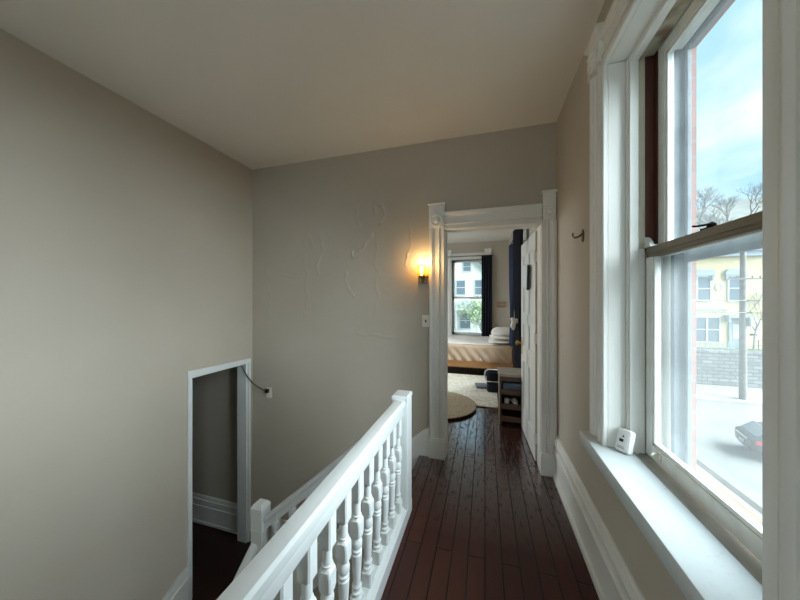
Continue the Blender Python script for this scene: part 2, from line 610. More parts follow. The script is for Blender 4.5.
wf = MB()
x0, x1 = LW, -0.365
nx, nz = 200, 250
wf.grid(nx, nz, lambda u, v: (x0 + (x1 - x0) * u, FW - relief(x0 + (x1 - x0) * u, 0.15 + (H - 0.15) * v) * min(1, 8 * u, 8 * (1 - u)) * min(1, 20 * v, 20 * (1 - v)), 0.15 + (H - 0.15) * v))
wf.box(x0, x1, FW + 0.008, FY, 0.15, H)
wf.box(x0 - 1.7, x1, FW, FY, LOW, 0.15)
wf.box(LW - 1.7, LW, FW, FY, 0.15, H)
wf.box(-0.365, 0.47, FW, FY, 2.13, H)
wf.box(0.47, RW, FW, FY, 0, H)
wf.box(-0.365, RW, FW, FY, LOW, -0.25)
struct(wf.build('wall_far', M['wall'], smooth=True))

# ------------------------------------------------------------------ left wall with the low doorway on the stair landing
DY0, DY1, DZ0, DZ1 = 1.965, 2.62, -1.25, 0.775
wl = MB()
wl.box(LW - LWT, LW, BACK, DY0, LOW, H)
wl.box(LW - LWT, LW, DY0, DY1, DZ1, H)
wl.box(LW - LWT, LW, DY1, FW, LOW, H)
wl.box(LW - LWT, LW, DY0, DY1, LOW, DZ0 - .19)
struct(wl.build('wall_left', M['wall']))
ws = MB()
ws.box(-4.2, -4.06, 0.8, FW, -1.25, 1.2)
ws.box(-4.2, LW - LWT, 0.66, 0.8, -1.25, 1.2)
struct(ws.build('wall_side_room', M['wall']))
wk = MB()
wk.box(LW, -1.9, BACK - WALLT, BACK, LOW, H)
wk.box(-.7, RW, BACK - WALLT, BACK, LOW, H)
wk.box(-1.9, -.7, BACK - WALLT, BACK, LOW, .95)
wk.box(-1.9, -.7, BACK - WALLT, BACK, 2.55, H)
struct(wk.build('wall_back', M['wall']))
wk = MB()
for xa in (-1.9, -.75):
    wk.box(xa, xa + .05, BACK - .10, BACK - .06, .95, 2.55)
for za in (.95, 1.72, 2.50):
    wk.box(-1.9, -.7, BACK - .10, BACK - .06, za, za + .05)
wk = struct(wk.build('added_window_6', M['sash']))  # unseen window, added for light from behind the camera
MB().box(-1.88, -.72, BACK - .082, BACK - .078, .97, 2.53).build('pane', M['glass_up'], wk)

# ------------------------------------------------------------------ right wall (outer wall, brick outside) with its windows
W1 = (0.791, 1.635, 0.70, 2.62)
W2 = (-1.75, -0.90, 0.70, 2.62)
W4 = (4.55, 5.45, 0.70, 2.50)


def wall_with_holes(mb, axis_pos0, axis_pos1, a0, a1, z0, z1, holes, axis='x'):
    cuts = sorted(holes, key=lambda h: h[0])
    p = a0

    def bx(s, e, zz0, zz1):
        if axis == 'x': mb.box(axis_pos0, axis_pos1, s, e, zz0, zz1)
        else: mb.box(s, e, axis_pos0, axis_pos1, zz0, zz1)
    for (h0, h1, hz0, hz1) in cuts:
        bx(p, h0, z0, z1)
        bx(h0, h1, z0, hz0)
        bx(h0, h1, hz1, z1)
        p = h1
    bx(p, a1, z0, z1)


wr = MB()
wall_with_holes(wr, RW, 0.80, BACK, BY1 + .2, LOW, H + .2, [(a - .02, b - -.02, c, d + .02) for a, b, c, d in (W1, W2, W4)])
wr.mi = 1
ext = [(W1[0] + .02, W1[1] - .055, .70, 2.58), (W2[0] + .02, W2[1] - .055, .70, 2.58), (W4[0], W4[1], .7, 2.45)]
wall_with_holes(wr, 0.858, 0.89, BACK - .2, BY1 + .25, -5.5, H + .6, ext)
wr.mi = 2
wall_with_holes(wr, 0.80, 0.858, BACK, BY1 + .2, LOW, H + .2, [(a + .02, b - .02, c, d) for a, b, c, d in ext])
struct(wr.build('wall_right', [M['wall'], M['brick'], M['storm']]))

# bedroom walls
BW = (-0.845, -0.02, 0.55, 2.52)
wb = MB()
wall_with_holes(wb, BY1, BY1 + 0.3, BX0 - .3, BX1, -5.5, H + .2, [BW], axis='y')
struct(wb.build('wall_bedroom_far', M['wall']))
wb = MB()
wall_with_holes(wb, BX0 - 0.3, BX0, FW, BY1, -0.25, H + .15, [(4.4, 6.4, 0.6, 2.55)])
struct(wb.build('wall_bedroom_left', M['wall']))


# ------------------------------------------------------------------ baseboards
def base_profile(h=0.35):
    k = h / 0.35
    return [(0, 0), (0.036, 0), (0.034, 0.028), (0.018, 0.03 * k), (0.018, 0.188 * k), (0.011, 0.189 * k), (0.011, 0.195 * k), (0.026, 0.197 * k), (0.027, 0.220 * k),
            (0.014, 0.222 * k), (0.014, 0.262 * k), (0.008, 0.264 * k), (0.008, 0.272 * k), (0.024, 0.274 * k), (0.026, 0.30 * k), (0.016, 0.303 * k), (0.014, 0.335 * k), (0.008, 0.35 * k), (0, 0.35 * k)]


b = MB().prism([(RW - t, z) for t, z in base_profile()], 'y', BACK, FW - 0.03)
struct(b.build('baseboard_right', M['trim']))
b = MB().prism([(FW - t, -1.235 + z) for t, z in base_profile(0.33)], 'x', -4.06, LW - LWT)
struct(b.build('baseboard_side_room', M['trim']))
# skirt that follows the stairs along the far wall
b = MB().prism([(-0.50, -0.02), (-0.50, 0.27), (-0.55, 0.245), (-1.79, -0.80), (-1.95, -0.95), (-2.559, -0.95), (-2.559, -1.25), (-1.75, -1.25), (-0.55, -0.02)], 'y', FW - 0.022, FW)
b.prism([(-0.50, 0.275), (-0.56, 0.245), (-1.80, -0.80), (-1.955, -0.945), (-2.559, -0.945), (-2.559, -0.972), (-1.965, -0.972), (-1.80, -0.835), (-0.56, 0.215), (-0.50, 0.245)], 'y', FW - 0.034, FW - 0.022)
struct(b.build('baseboard_far', M['trim'], bevel=0.003))
# curved skirt on the left wall where the lower flight starts
pts = [(1.93, -0.915), (1.88, -0.925), (1.80, -0.955), (1.70, -1.02), (1.60, -1.11), (1.2, -1.48), (0.2, -2.4), (0.0, -2.58)]
for d, s0, s1 in ((0.022, 0, .30), (0.034, 0.0, .03), (0.032, 0.085, .11)):
    top = [(y, z - s0) for y, z in pts]
    bot = [(y, z - s1) for y, z in reversed(pts)]
    if d == 0.022: b = MB()
    b.prism(top + bot, 'x', LW, LW + d)
struct(b.build('baseboard_left', M['trim']))


# ------------------------------------------------------------------ door casing in the far wall (trim_1)
def casing_profile(w):
    """(across, proud) starting at the inner edge of the opening"""
    return [(0, 0), (0, .018), (.006, .024), (.014, .020), (.034, .020), (.037, .013), (.041, .013), (.044, .026), (.052, .027),
            (.056, .017), (.060, .014), (w - .045, .016), (w - .040, .024), (w - .030, .026), (w - .026, .032), (w - .004, .034), (w, .026), (w, 0)]


def corner_block(mb, cx, w, z0, z1, y, s=1):
    """block with a turned rosette and a stepped cap, on a wall facing -Y at y"""
    mb.box(cx - w / 2, cx + w / 2, y - .034, y, z0, z1 - .045)
    mb.box(cx - w / 2 - .004, cx + w / 2 + .004, y - .040, y, z1 - .055, z1 - .045)
    mb.box(cx - w / 2, cx + w / 2, y - .036, y, z1 - .045, z1 - .018)
    mb.box(cx - w / 2 - .008, cx + w / 2 + .008, y - .048, y, z1 - .018, z1)
    zc = z0 + .068
    r = w * .42
    prof = [(r, .034), (r, .042), (r * .85, .046), (r * .72, .038), (r * .5, .038), (r * .42, .048), (r * .2, .054), (0.001, .055)]
    n = 28
    mb.rings([[(cx + q * cos(2 * pi * i / n), y - h, zc + q * sin(2 * pi * i / n)) for i in range(n)] for q, h in prof])


t = MB()
yy = FW
PL = [(-0.360 - s, yy - q) for s, q in casing_profile(.140)]
t.prism(PL, 'z', 0.18, 2.141)
t.prism([(0.455 + s, yy - q) for s, q in casing_profile(.118)], 'z', 0.18, 2.141)
t.box(-0.504, -0.352, FW - .042, FW, 0, 0.165)
t.box(-0.501, -0.355, FW - .038, FW, 0.165, 0.182)
t.box(0.448, 0.574, FW - .042, FW, 0, 0.165)
t.box(0.451, 0.574, FW - .038, FW, 0.165, 0.182)
t.prism([(yy - q, 2.122 + s) for s, q in casing_profile(.163)], 'x', -0.365, 0.462)
corner_block(t, -0.430, .146, 2.141, 2.365, FW)
corner_block(t, 0.516, .100, 2.141, 2.385, FW)
# jamb lining of the opening
t.box(-0.362, -0.350, FW - .006, FY + .006, 0, 2.11)
t.box(0.450, 0.472, FW - .006, FY + .006, 0, 2.11)
t.box(-0.362, 0.472, FW - .006, FY + .006, 2.118, 2.13)
t.box(-0.350, -0.346, FW + .05, FW + .09, 0, 2.108)
t.box(-0.350, 0.45, FW + .05, FW + .09, 2.110, 2.118)
struct(t.build('trim_1', M['trim'], bevel=0.0015, smooth=True))

# casing of the low doorway on the stair landing (trim_2)
t = MB()
t.box(LW, LW + .018, 1.932, 1.968, -1.25, 0.80)
t.skew([(LW, 1.93, .775), (LW + .019, 1.93, .775), (LW + .019, 1.93, .832), (LW, 1.93, .832)],
       [(LW, 2.652, .762), (LW + .019, 2.652, .762), (LW + .019, 2.652, .810), (LW, 2.652, .810)])
t.box(LW, LW + .018, 2.618, 2.650, -1.25, 0.79)
t.box(LW - LWT - .01, LW, 2.600, 2.622, -1.25, 0.78)
t.box(LW - LWT - .01, LW, 1.963, 1.985, -1.25, 0.78)
t.box(LW - LWT - .01, LW, 1.965, 2.62, 0.755, 0.778)
struct(t.build('trim_2', M['rail'], bevel=0.002))

# ------------------------------------------------------------------ the big window (window_1)


def sash(mb, x0, x1, y0, y1, z0, z1, st, br, tr, bead=.014):
    """stiles, rails and an inner bead round the glass; plane normal = X"""
    mb.box(x0, x1, y0, y0 + st, z0, z1)
    mb.box(x0, x1, y1 - st, y1, z0, z1)
    mb.box(x0, x1, y0 + st, y1 - st, z0, z0 + br)
    mb.box(x0, x1, y0 + st, y1 - st, z1 - tr, z1)


def window_unit(name, W, full=True):
    y0, y1, z0, z1 = W
    jamb = MB()
    # jamb lining boards
    for s, yj in ((1, y1), (-1, y0)):
        jamb.box(.5755, .80, yj, yj + s * .0195, z0, z1)
        jamb.box(.655, .690, yj, yj - s * .026, z0, z1 - .001)    # inner stop
        jamb.box(.648, .656, yj, yj - s * .014, z0, z1 - .001)
        jamb.box(.797, .83, yj + s * .02, yj - s * .05, z0, z1)
    jamb.box(.5755, .80, y0, y1, z1, z1 + .0195)
    jamb.box(.655, .690, y0 + .026, y1 - .026, z1 - .026, z1)
    jamb.box(.797, .83, y0, y1, z1 - .05, z1)
    root = jamb.build(name, M['trim'], bevel=.002)
    struct(root)
    # casing
    c = MB()
    w = .150
    for s, yj in ((1, y1), (-1, y0)):
        c.prism([(RW - q, yj + s * a) for a, q in casing_profile(w)], 'z', z0 + .055, z1 + .03)
        # corner block
        yc0, yc1 = (yj + .01, yj + w + .018) if s > 0 else (yj - w - .018, yj - .01)
        c.box(RW - .036, RW, yc0, yc1, z1 + .03, z1 + .195)
        c.box(RW - .050, RW, yc0 - .008, yc1 + .008, z1 + .195, z1 + .215)
        c.box(RW - .042, RW, yc0 - .003, yc1 + .003, z1 + .15, z1 + .158)
        n = 28
        r = .058
        ym = (yc0 + yc1) / 2
        zm = z1 + .09
        c.rings([[(RW - h, ym + q * cos(2 * pi * i / n), zm + q * sin(2 * pi * i / n)) for i in range(n)]
                 for q, h in [(r, .036), (r, .044), (r * .8, .048), (r * .65, .040), (r * .4, .040), (r * .3, .05), (.001, .054)]])
    c.prism([(RW - q, z1 + a) for a, q in casing_profile(.17)], 'y', y0 - .02, y1 + .02)
    c.build('casing', M['trim'], root, bevel=.0015, smooth=True)
    # stool board and the worn sub-sill behind it
    s = MB()
    s.prism([(.506, .688), (.498, .700), (.497, .742), (.503, .754), (.512, .756), (.664, .756), (.664, .688)], 'y', y0 - .17, y1 + .165)
    s.build('stool', M['stool'], root, smooth=True)
    s = MB()
    s.box(.664, .80, y0, y1, .690, .748)
    s.box(.666, .676, y0, y1, .748, .7545)
    s.build('sub_sill', M['subsill'], root)
    # channels for the sashes
    ch = MB()
    for sg, yj in ((1, y1), (-1, y0)):
        ch.box(.690, .7185, yj, yj - sg * .018, z0 + .05, 1.71)
    ch.build('inner_bead', M['trim'], root, bevel=.002)
    ch = MB()
    for sg, yj in ((1, y1), (-1, y0)):
        ch.box(.690, .7185, yj, yj - sg * .016, 1.71, z1 - .001)
    ch.box(.690, .757, y0, y1, z1 - .006, z1)
    ch.build('sash_channel', M['worn'], root)
    ch = MB()
    for sg, yj in ((1, y1), (-1, y0)):
        ch.box(.7185, .757, yj, yj - sg * .008, 1.70, z1 - .001)
        ch.box(.7565, .7615, yj, yj - sg * .034, z0 + .05, z1 - .006)
    ch.build('parting_bead', M['redwood'], root, bevel=.0015)
    # lower sash
    lo = MB()
    ya, yb = y0 + .021, y1 - .021
    sash(lo, .720, .754, ya, yb, .757, 1.665, .050, .062, .0)
    lo.box(.724, .748, ya + .05, ya + .062, .819, 1.665)
    lo.box(.724, .748, yb - .062, yb - .05, .819, 1.665)
    lo.box(.724, .748, ya + .05, yb - .05, .819, .833)
    lo_o = lo.build('lower_sash', M['sash'], root, bevel=.002)
    mr = MB()
    mr.box(.718, .756, ya, yb, 1.682, 1.712)
    mr.box(.722, .752, ya, yb, 1.664, 1.683)
    mr.build('meeting_rail', M['railwood'], lo_o, bevel=.003)
    g = MB().box(.735, .739, ya + .055, yb - .055, .825, 1.66)
    g.build('pane', M['glass_low'], lo_o)
    h = MB()
    h.box(.714, .752, yb - .045, yb + .012, 1.712, 1.722)
    h.prism([(yb - .04, 1.72), (yb + .012, 1.72), (yb + .012, 1.765), (yb - .005, 1.758), (yb - .03, 1.735)], 'x', .718, .736)
    h.build('corner_cap', M['rail'], lo_o, bevel=.002)
    # lock on the meeting rail
    k = MB()
    k.box(.722, .754, 1.205, 1.265, 1.712, 1.718)
    k.lathe([(.014, 1.716), (.014, 1.728), (.008, 1.731), (.004, 1.735)], 14, (.738, 1.235, 0))
    k.tube([(.738, 1.235, 1.729), (.734, 1.262, 1.731), (.726, 1.292, 1.734), (.723, 1.302, 1.737)], [.005, .004, .0035, .004], 8)
    k.build('sash_lock', M['darkmetal'], lo_o, smooth=True)
    k = MB()
    k.box(.714, .721, yb - .125, yb - .085, .782, .806)
    k.tube([(.717, yb - .105, .803), (.695, yb - .11, .806), (.688, yb - .118, .800)], .005, 8)
    k.build('sash_lift', M['ivory'], lo_o, bevel=.002)
    k = MB()
    n = 16
    k.rings([[(x, .985 + q * cos(2 * pi * i / n), .784 + q * sin(2 * pi * i / n)) for i in range(n)] for q, x in ((.009, .7202), (.009, .7175), (.006, .7170))])
    k.build('pin_hole', M['black'], lo_o)
    # upper sash
    up = MB()
    ya, yb = y0 + .026, y1 - .026
    sash(up, .763, .796, ya, yb, 1.668, z1 - .004, .052, .040, .050)
    up.box(.766, .790, yb - .068, yb - .052, 1.70, z1 - .054)
    up.box(.766, .790, ya + .052, ya + .068, 1.70, z1 - .054)
    up.box(.766, .790, ya + .052, yb - .052, z1 - .070, z1 - .054)
    up_o = up.build('upper_sash', M['sash'], root, bevel=.002)
    MB().box(.774, .778, ya + .06, yb - .06, 1.69, z1 - .06).build('pane', M['glass_up'], up_o)
    # storm frame outside
    st = MB()
    ya, yb = y0 + .045, y1 - .07
    sash(st, .838, .852, ya, yb, .72, z1 - .04, .022, .03, .03)
    st.box(.834, .852, ya, yb, 1.635, 1.70)
    st.build('storm_frame', M['storm'], root, bevel=.0015)
    es = MB()
    es.prism([(.80, .70), (.80, .72), (.93, .700), (.93, .64), (.80, .64)], 'y', y0 - .02, y1 + .02)
    es.build('outer_sill', M['extsill'], root)
    es = MB()
    es.prism([(.93, .63), (.93, .655), (1.06, .615), (1.075, .63), (1.08, .60), (.93, .58)], 'y', y0 - .3, y1 + 1.2)
    es.build('outer_ledge', M['extgrey'], root)
    return root


window_unit('window_1', W1)
window_unit('added_window_2', W2)  # unseen window added behind the camera to let in more sun

# bedroom window in the far bedroom wall (window_3)
x0b, x1b, z0b, z1b = BW
rt = MB()
for s, xj in ((1, x1b), (-1, x0b)):
    rt.box(xj, xj + s * .02, BY1, BY1 + .3, z0b, z1b)
rt.box(x0b, x1b, BY1, BY1 + .3, z1b, z1b + .02)
rt.box(x0b, x1b, BY1, BY1 + .3, z0b - .02, z0b)
rt = struct(rt.build('window_3', M['trim']))
c = MB()
for s, xj in ((1, x1b), (-1, x0b)):
    c.prism([(xj + s * a, BY1 - q) for a, q in casing_profile(.16)], 'z', z0b, z1b + .02)
    cx_ = xj + s * .09
    corner_block(c, cx_, .16, z1b + .02, z1b + .26, BY1)
c.prism([(BY1 - q, z1b + a) for a, q in casing_profile(.17)], 'x', x0b - .02, x1b + .02)
c.box(x0b - .2, x1b + .2, BY1 - .09, BY1, z0b - .03, z0b)
c.build('casing', M['trim'], rt)
for nm, za, zb, yo in (('lower_sash', z0b, 1.55, .10), ('upper_sash', 1.52, z1b, .15)):
    s = MB()
    s.box(x0b, x0b + .06, BY1 + yo, BY1 + yo + .035, za, zb)
    s.box(x1b - .05, x1b, BY1 + yo, BY1 + yo + .035, za, zb)
    s.box(x0b, x1b, BY1 + yo, BY1 + yo + .035, za, za + (.06 if yo < .12 else .04))
    s.box(x0b, x1b, BY1 + yo, BY1 + yo + .035, zb - .045, zb)
    so = s.build(nm, M['sash'], rt)
    MB().box(x0b + .045, x1b - .045, BY1 + yo + .015, BY1 + yo + .02, za + .04, zb - .04).build('pane', M['glass_bed'], so)
# bedroom side windows (window_4 in the right wall behind the curtains, window_5 in the left wall)
rt = MB()
for yj in (W4[0], W4[1] - .04):
    rt.box(.70, .74, yj, yj + .04, W4[2], W4[3])
for zj in (W4[2], 1.58, W4[3] - .04):
    rt.box(.70, .74, W4[0], W4[1], zj, zj + .04)
rt = struct(rt.build('window_4', M['sash']))
MB().box(.718, .722, W4[0] + .03, W4[1] - .03, W4[2] + .03, W4[3] - .03).build('pane', M['glass_bed'], rt)
rt = MB()
for yj in (4.4, 5.38, 6.36):
    rt.box(BX0 - .12, BX0 - .08, yj, yj + .04, .6, 2.55)
for zj in (.6, 1.55, 2.51):
    rt.box(BX0 - .12, BX0 - .08, 4.4, 6.4, zj, zj + .04)
rt = struct(rt.build('window_5', M['sash']))
MB().box(BX0 - .102, BX0 - .098, 4.42, 6.38, .62, 2.53).build('pane', M['glass_bed'], rt)

# ------------------------------------------------------------------ bedroom door, swung in against the right side (door_1)
hinge = Vector((0.470, FY + 0.012))
tip = Vector((0.440, 3.50))
dv = (tip - hinge)
DWd = .74
ang = math.atan2(dv.y, dv.x)
door = MB()
z0d, z1d = .012, 2.095
TH = .036
st = .105
# frame members leave four sunk panels; local x along the leaf, y = thickness
door.box(0, st, 0, TH, z0d, z1d)
door.box(DWd - st, DWd, 0, TH, z0d, z1d)
door.box(DWd / 2 - .045, DWd / 2 + .045, 0, TH, z0d, z1d)
rails = [(z0d, .24), (.80, .96), (1.22, 1.32), (1.95, z1d)]
for a, b_ in rails:
    door.box(st, DWd - st, 0, TH, a, b_)
for (pa, pb) in ((st, DWd / 2 - .045), (DWd / 2 + .045, DWd - st)):
    for (za, zb) in ((.24, .80), (.96, 1.22), (1.32, 1.95)):
        door.box(pa, pb, .013, TH - .013, za, zb)
        for s0, s1 in ((.004, .013), (TH - .013, TH - .004)):
            door.box(pa, pa + .014, s0, s1, za, zb)
            door.box(pb - .014, pb, s0, s1, za, zb)
            door.box(pa + .014, pb - .014, s0, s1, za, za + .014)
            door.box(pa + .014, pb - .014, s0, s1, zb - .014, zb)
do = door.build('door_1', M['trim'], bevel=.003)
do.location = (hinge.x, hinge.y, 0)
do.rotation_euler = (0, 0, ang)
struct(do)
MB().box(-.002, .0005, .001, TH - .001, z0d + .002, z1d - .002).build('hinge_edge', M['worn'], do)
for zc in (.22, 1.12, 1.86):
    h = MB()
    h.box(-.006, .0, -.002, TH + .004, zc - .045, zc + .045)
    h.lathe([(.007, -.052), (.007, .052), (.004, .058)], 10, (-.008, TH + .006, zc))
    h.build('hinge', M['sash'], do, smooth=True)
k = MB()
n = 16
k.M = Matrix.Translation((DWd - .055, TH, .985)) @ Matrix.Rotation(R(-90), 4, 'X')
k.lathe([(.026, 0), (.026, .004), (.010, .007), (.009, .030), (.022, .040), (.027, .052), (.022, .064), (.005, .069)], 18)
k.M = Matrix.Identity(4)
k.box(DWd - .080, DWd - .03, TH, TH + .003, .86, 1.05)
k.build('knob', M['brass'], do, smooth=True)

# board hanging on the door face
bd = MB()
bd.box(.20, .52, TH + .004, TH + .022, 1.62, 1.88)
bd.M = Matrix.Identity(4)
o = MB().box(-.17, .17, 0, .018, -.12, .12).build('hanging_board', M['rail'], bevel=.003)
o.location = Vector((hinge.x, hinge.y, 1.72)) + Matrix.Rotation(ang, 3, 'Z') @ Vector((.42, TH + .003, 0))
o.rotation_euler = (0, R(-9), ang)
tag(o, 'small white board with dark edge hanging on the open bedroom door', 'board')
MB().box(-.176, -.168, -.001, .022, -.126, .126).build('edge_strip', M['black'], o)

# ------------------------------------------------------------------ balustrade beside the corridor
X = -.545


def baluster_mesh(h, s=.050):
    """turned baluster: square foot, ring, tapered shaft, ring set, rounded square block, neck, square top"""
    mb = MB()
    a = s / 2

    def sq(z0, z1, arch0=0, arch1=0):
        mb.box(-a, a, -a, a, z0, z1)
    zt0 = .12          # top of foot block
    foot = .072
    G = s / .042
    # square foot whose shoulders are rounded by the lathe
    n = 24

    def block(z0, z1, r0, r1):
        """square stock that flows into round necks below and above"""
        rs = []
        K = 10
        for i in range(K + 1):
            t = i / K
            z = z0 + (z1 - z0) * t
            rad = 1.45 * a
            if r0 is not None: rad = min(rad, r0 + (1.45 * a - r0) * (1 - (1 - min(1, t * (2.0 if r1 is not None else 4.5))) ** 2) ** .5)
            if r1 is not None: rad = min(rad, r1 + (1.45 * a - r1) * (1 - (1 - min(1, (1 - t) * (2.0 if r0 is not None else 4.5))) ** 2) ** .5)
            ring = []
            for k in range(n):
                th = 2 * pi * (k + .5) / n
                c, s_ = cos(th), sin(th)
                m = min(rad, a / max(abs(c), abs(s_)))
                ring.append((m * c, m * s_, z))
            rs.append(ring)
        mb.rings(rs)
    block(0, foot, None, .013 * G)
    r = a
    lathe = [(.013, foot), (.019, foot + .006), (.019, foot + .012), (.013, foot + .017), (.012, foot + .024), (.018, foot + .032), (.019, foot + .038), (.014, foot + .046),
             (.0135, foot + .050), (.0165, foot + .10), (.0195, foot + .17), (.020, foot + .178), (.015, foot + .183), (.020, foot + .190), (.020, foot + .197), (.015, foot + .202),
             (.020, foot + .212), (.021, foot + .230), (.018, foot + .244), (.014, foot + .250)]
    mb.lathe([(r_ * G, z) for r_, z in lathe], 20)
    zb = foot + .250
    block(zb, zb + .092, .014 * G, .014 * G)
    z2 = zb + .092
    mb.lathe([(.014 * G, z2), (.018 * G, z2 + .004), (.018 * G, z2 + .008), (.0145 * G, z2 + .012), (.0145 * G, z2 + .058), (.013 * G, z2 + .064)], 20)
    block(z2 + .062, h, .013 * G, None)
    return mb


root = empty('balustrade', (X, 1.9, 0), 'white painted balustrade with turned balusters along the edge of the corridor floor', 'balustrade')


def place(o, root):
    o.location = o.location - Vector(root.location)
    return o


YB = -0.70
r = MB()
zt = .805
prof = [(-.034, zt - .044), (-.038, zt - .030), (-.037, zt - .012), (-.028, zt - .002), (-.012, zt), (.012, zt), (.028, zt - .002), (.037, zt - .012), (.038, zt - .030), (.034, zt - .044),
        (.026, zt - .048), (.026, zt - .100), (.022, zt - .106), (-.022, zt - .106), (-.026, zt - .100), (-.026, zt - .048)]
r.prism([(X + p, z) for p, z in prof], 'y', YB, 1.85)
place(r.build('handrail', M['rail'], root, smooth=True), root)
s = MB()
s.prism([(X - .055, -.30), (X - .055, .070), (X - .042, .100), (X + .020, .100), (X + .036, .088), (X + .055, .082), (X + .055, .001), (X - .050, .001), (X - .050, -.30)], 'y', YB, 1.96)
place(s.build('shoe_rail', M['rail'], root, bevel=.002), root)
for yn in (1.835, YB - .06):
    nmb = MB()
    nmb.box(X - .050, X + .052, yn, yn + .125, 0.0, .800)
    nmb.rings([[(X + .001 + sx * w, yn + .0625 + sy * (w + .012), z) for sx, sy in ((-1, -1), (1, -1), (1, 1), (-1, 1))]
               for w, z in ((.051, .800), (.055, .806), (.055, .824), (.050, .832), (.030, .834))])
    place(nmb.build('newel_post', M['rail'], root, bevel=.002), root)
bm0 = baluster_mesh(.705 - .100)
b0 = bm0.build('baluster', M['rail'], root, smooth=True)
ys = [1.79 - .124 * i for i in range(20)]
for i, y in enumerate(ys):
    o = b0 if i == 0 else b0.copy()
    if i: col.objects.link(o)
    o.parent = root
    o.location = Vector((X, y, .100)) - Vector(root.location)

# ------------------------------------------------------------------ staircase: upper flight down to the landing, lower flight towards the camera
RISE, RUN = 1.25 / 7, .20
stc = empty('staircase', (-1.7, 2.3, -1.25), 'dark painted wooden stairs going down beside the far wall to a low landing', 'staircase')
w = MB()
for k in range(1, 7):
    xa, xb = -.55 - RUN * k, -.55 - RUN * (k - 1)
    w = MB().box(xa, xb + .02, 1.972, FW - .022, -RISE * k - .035, -RISE * k)
    place(w.build('tread', M['stairwood'], stc, bevel=.004), stc)
w = MB()
pp = [(-.55, -.035)]
for k in range(1, 7):
    pp += [(-.55 - RUN * (k - 1), -RISE * k - .036), (-.55 - RUN * k, -RISE * k - .036)]
pp += [(-1.75, -1.25), (-.55, -1.25)]
w.prism(pp, 'y', 2.02, FW - .023)
place(w.build('riser', M['stairwood'], stc), stc)
w = MB().box(LW + .036, -1.86, 1.90, FW - .036, -1.40, -1.25)
w.box(-1.86, -1.75, 2.015, FW - .036, -1.40, -1.25)
place(w.build('landing', M['stairwood'], stc), stc)
for k in range(1, 10):
    ya = 1.90 - .22 * k
    w = MB().box(LW + .022, -1.80, ya, ya + .24, -1.25 - RISE * k - .035, -1.25 - RISE * k)
    w.box(LW + .022, -1.80, ya + .22, ya + .235, -1.25 - RISE * k, -1.25 - RISE * (k - 1) - .036)
    place(w.build('tread', M['stairwood'], stc, bevel=.004), stc)
w = MB()
w.prism([(-.62, -.10), (-.62, .10), (-1.76, -.86), (-1.76, -1.25)], 'y', 1.92, 1.950)
w.prism([(-.62, .09), (-.62, .125), (-1.76, -.835), (-1.76, -.87)], 'y', 1.905, 1.951)
place(w.build('stringer', M['trim'], stc, bevel=.002), stc)

# plaster walls under the stairs and under the corridor edge
w = MB()
w.prism([(-.60, -.10), (-1.76, -1.10), (-1.76, LOW), (-.60, LOW)], 'y', 1.952, 1.970)
struct(w.build('wall_under_stairs', M['wall']))
w = MB().box(-.60, -.54, BACK, 1.93, LOW, -.25)
w.box(LW, -.60, -.83, -.75, LOW, -.25)
struct(w.build('wall_well', M['wall']))

# balustrade of the stairs
root2 = empty('stair_balustrade', (-1.79, 1.955, -1.25), 'shaded white stair railing with a short square post, sloping down behind the front balustrade', 'railing')
r = MB()
yc = 1.955


def slope_prism(mb, prof, a, b, axis):
    ra = [(a[0], a[1] + p, a[2] + q) if axis == 'x' else (a[0] + p, a[1], a[2] + q) for p, q in prof]
    rb = [(b[0], b[1] + p, b[2] + q) if axis == 'x' else (b[0] + p, b[1], b[2] + q) for p, q in prof]
    mb.skew(ra, rb)


prof2 = [(-.030, -.05), (-.034, -.03), (-.030, -.008), (-.015, 0), (.015, 0), (.030, -.008), (.034, -.03), (.030, -.05), (.020, -.055), (.020, -.112), (-.020, -.112), (-.020, -.055)]
slope_prism(r, prof2, (-1.72, yc, -.290), (-.598, yc, .690), 'x')
place(r.build('handrail', M['rail'], root2, smooth=True), root2)
nmb = MB()
nmb.box(-1.828, -1.722, 1.902, 2.008, -1.25, -.240)
nmb.rings([[(-1.775 + sx * w, 1.955 + sy * w, z) for sx, sy in ((-1, -1), (1, -1), (1, 1), (-1, 1))]
           for w, z in ((.0535, -.240), (.056, -.233), (.054, -.222), (.040, -.200), (.028, -.194))])
nmb.box(-1.831, -1.719, 1.899, 2.011, -.405, -.395)
place(nmb.build('newel_post', M['rail'], root2, bevel=.003), root2)
for k in range(7):
    xx = -1.62 + .152 * k
    zb_ = -.86 + (xx + 1.76) * .842 + .03
    zt_ = -.290 + (xx + 1.72) * .873 - .10
    bb = baluster_mesh(zt_ - zb_, .046)
    o = bb.build('baluster', M['rail'], root2, smooth=True)
    o.location = Vector((xx, yc, zb_)) - Vector(root2.location)
r = MB()
slope_prism(r, prof2, (-1.795, 1.905, -.50), (-1.795, .2, -.50 - 1.705 * .80), 'y')
place(r.build('lower_handrail', M['rail'], root2, smooth=True), root2)
for k in range(9):
    yb_ = 1.76 - .17 * k
    zt_ = -.50 - (1.905 - yb_) * .80 - .12
    bb = MB().box(-.016, .016, -.016, .016, -.62, 0)
    o = bb.build('spindle', M['rail'], root2, bevel=.003)
    o.location = Vector((-1.795, yb_, zt_)) - Vector(root2.location)

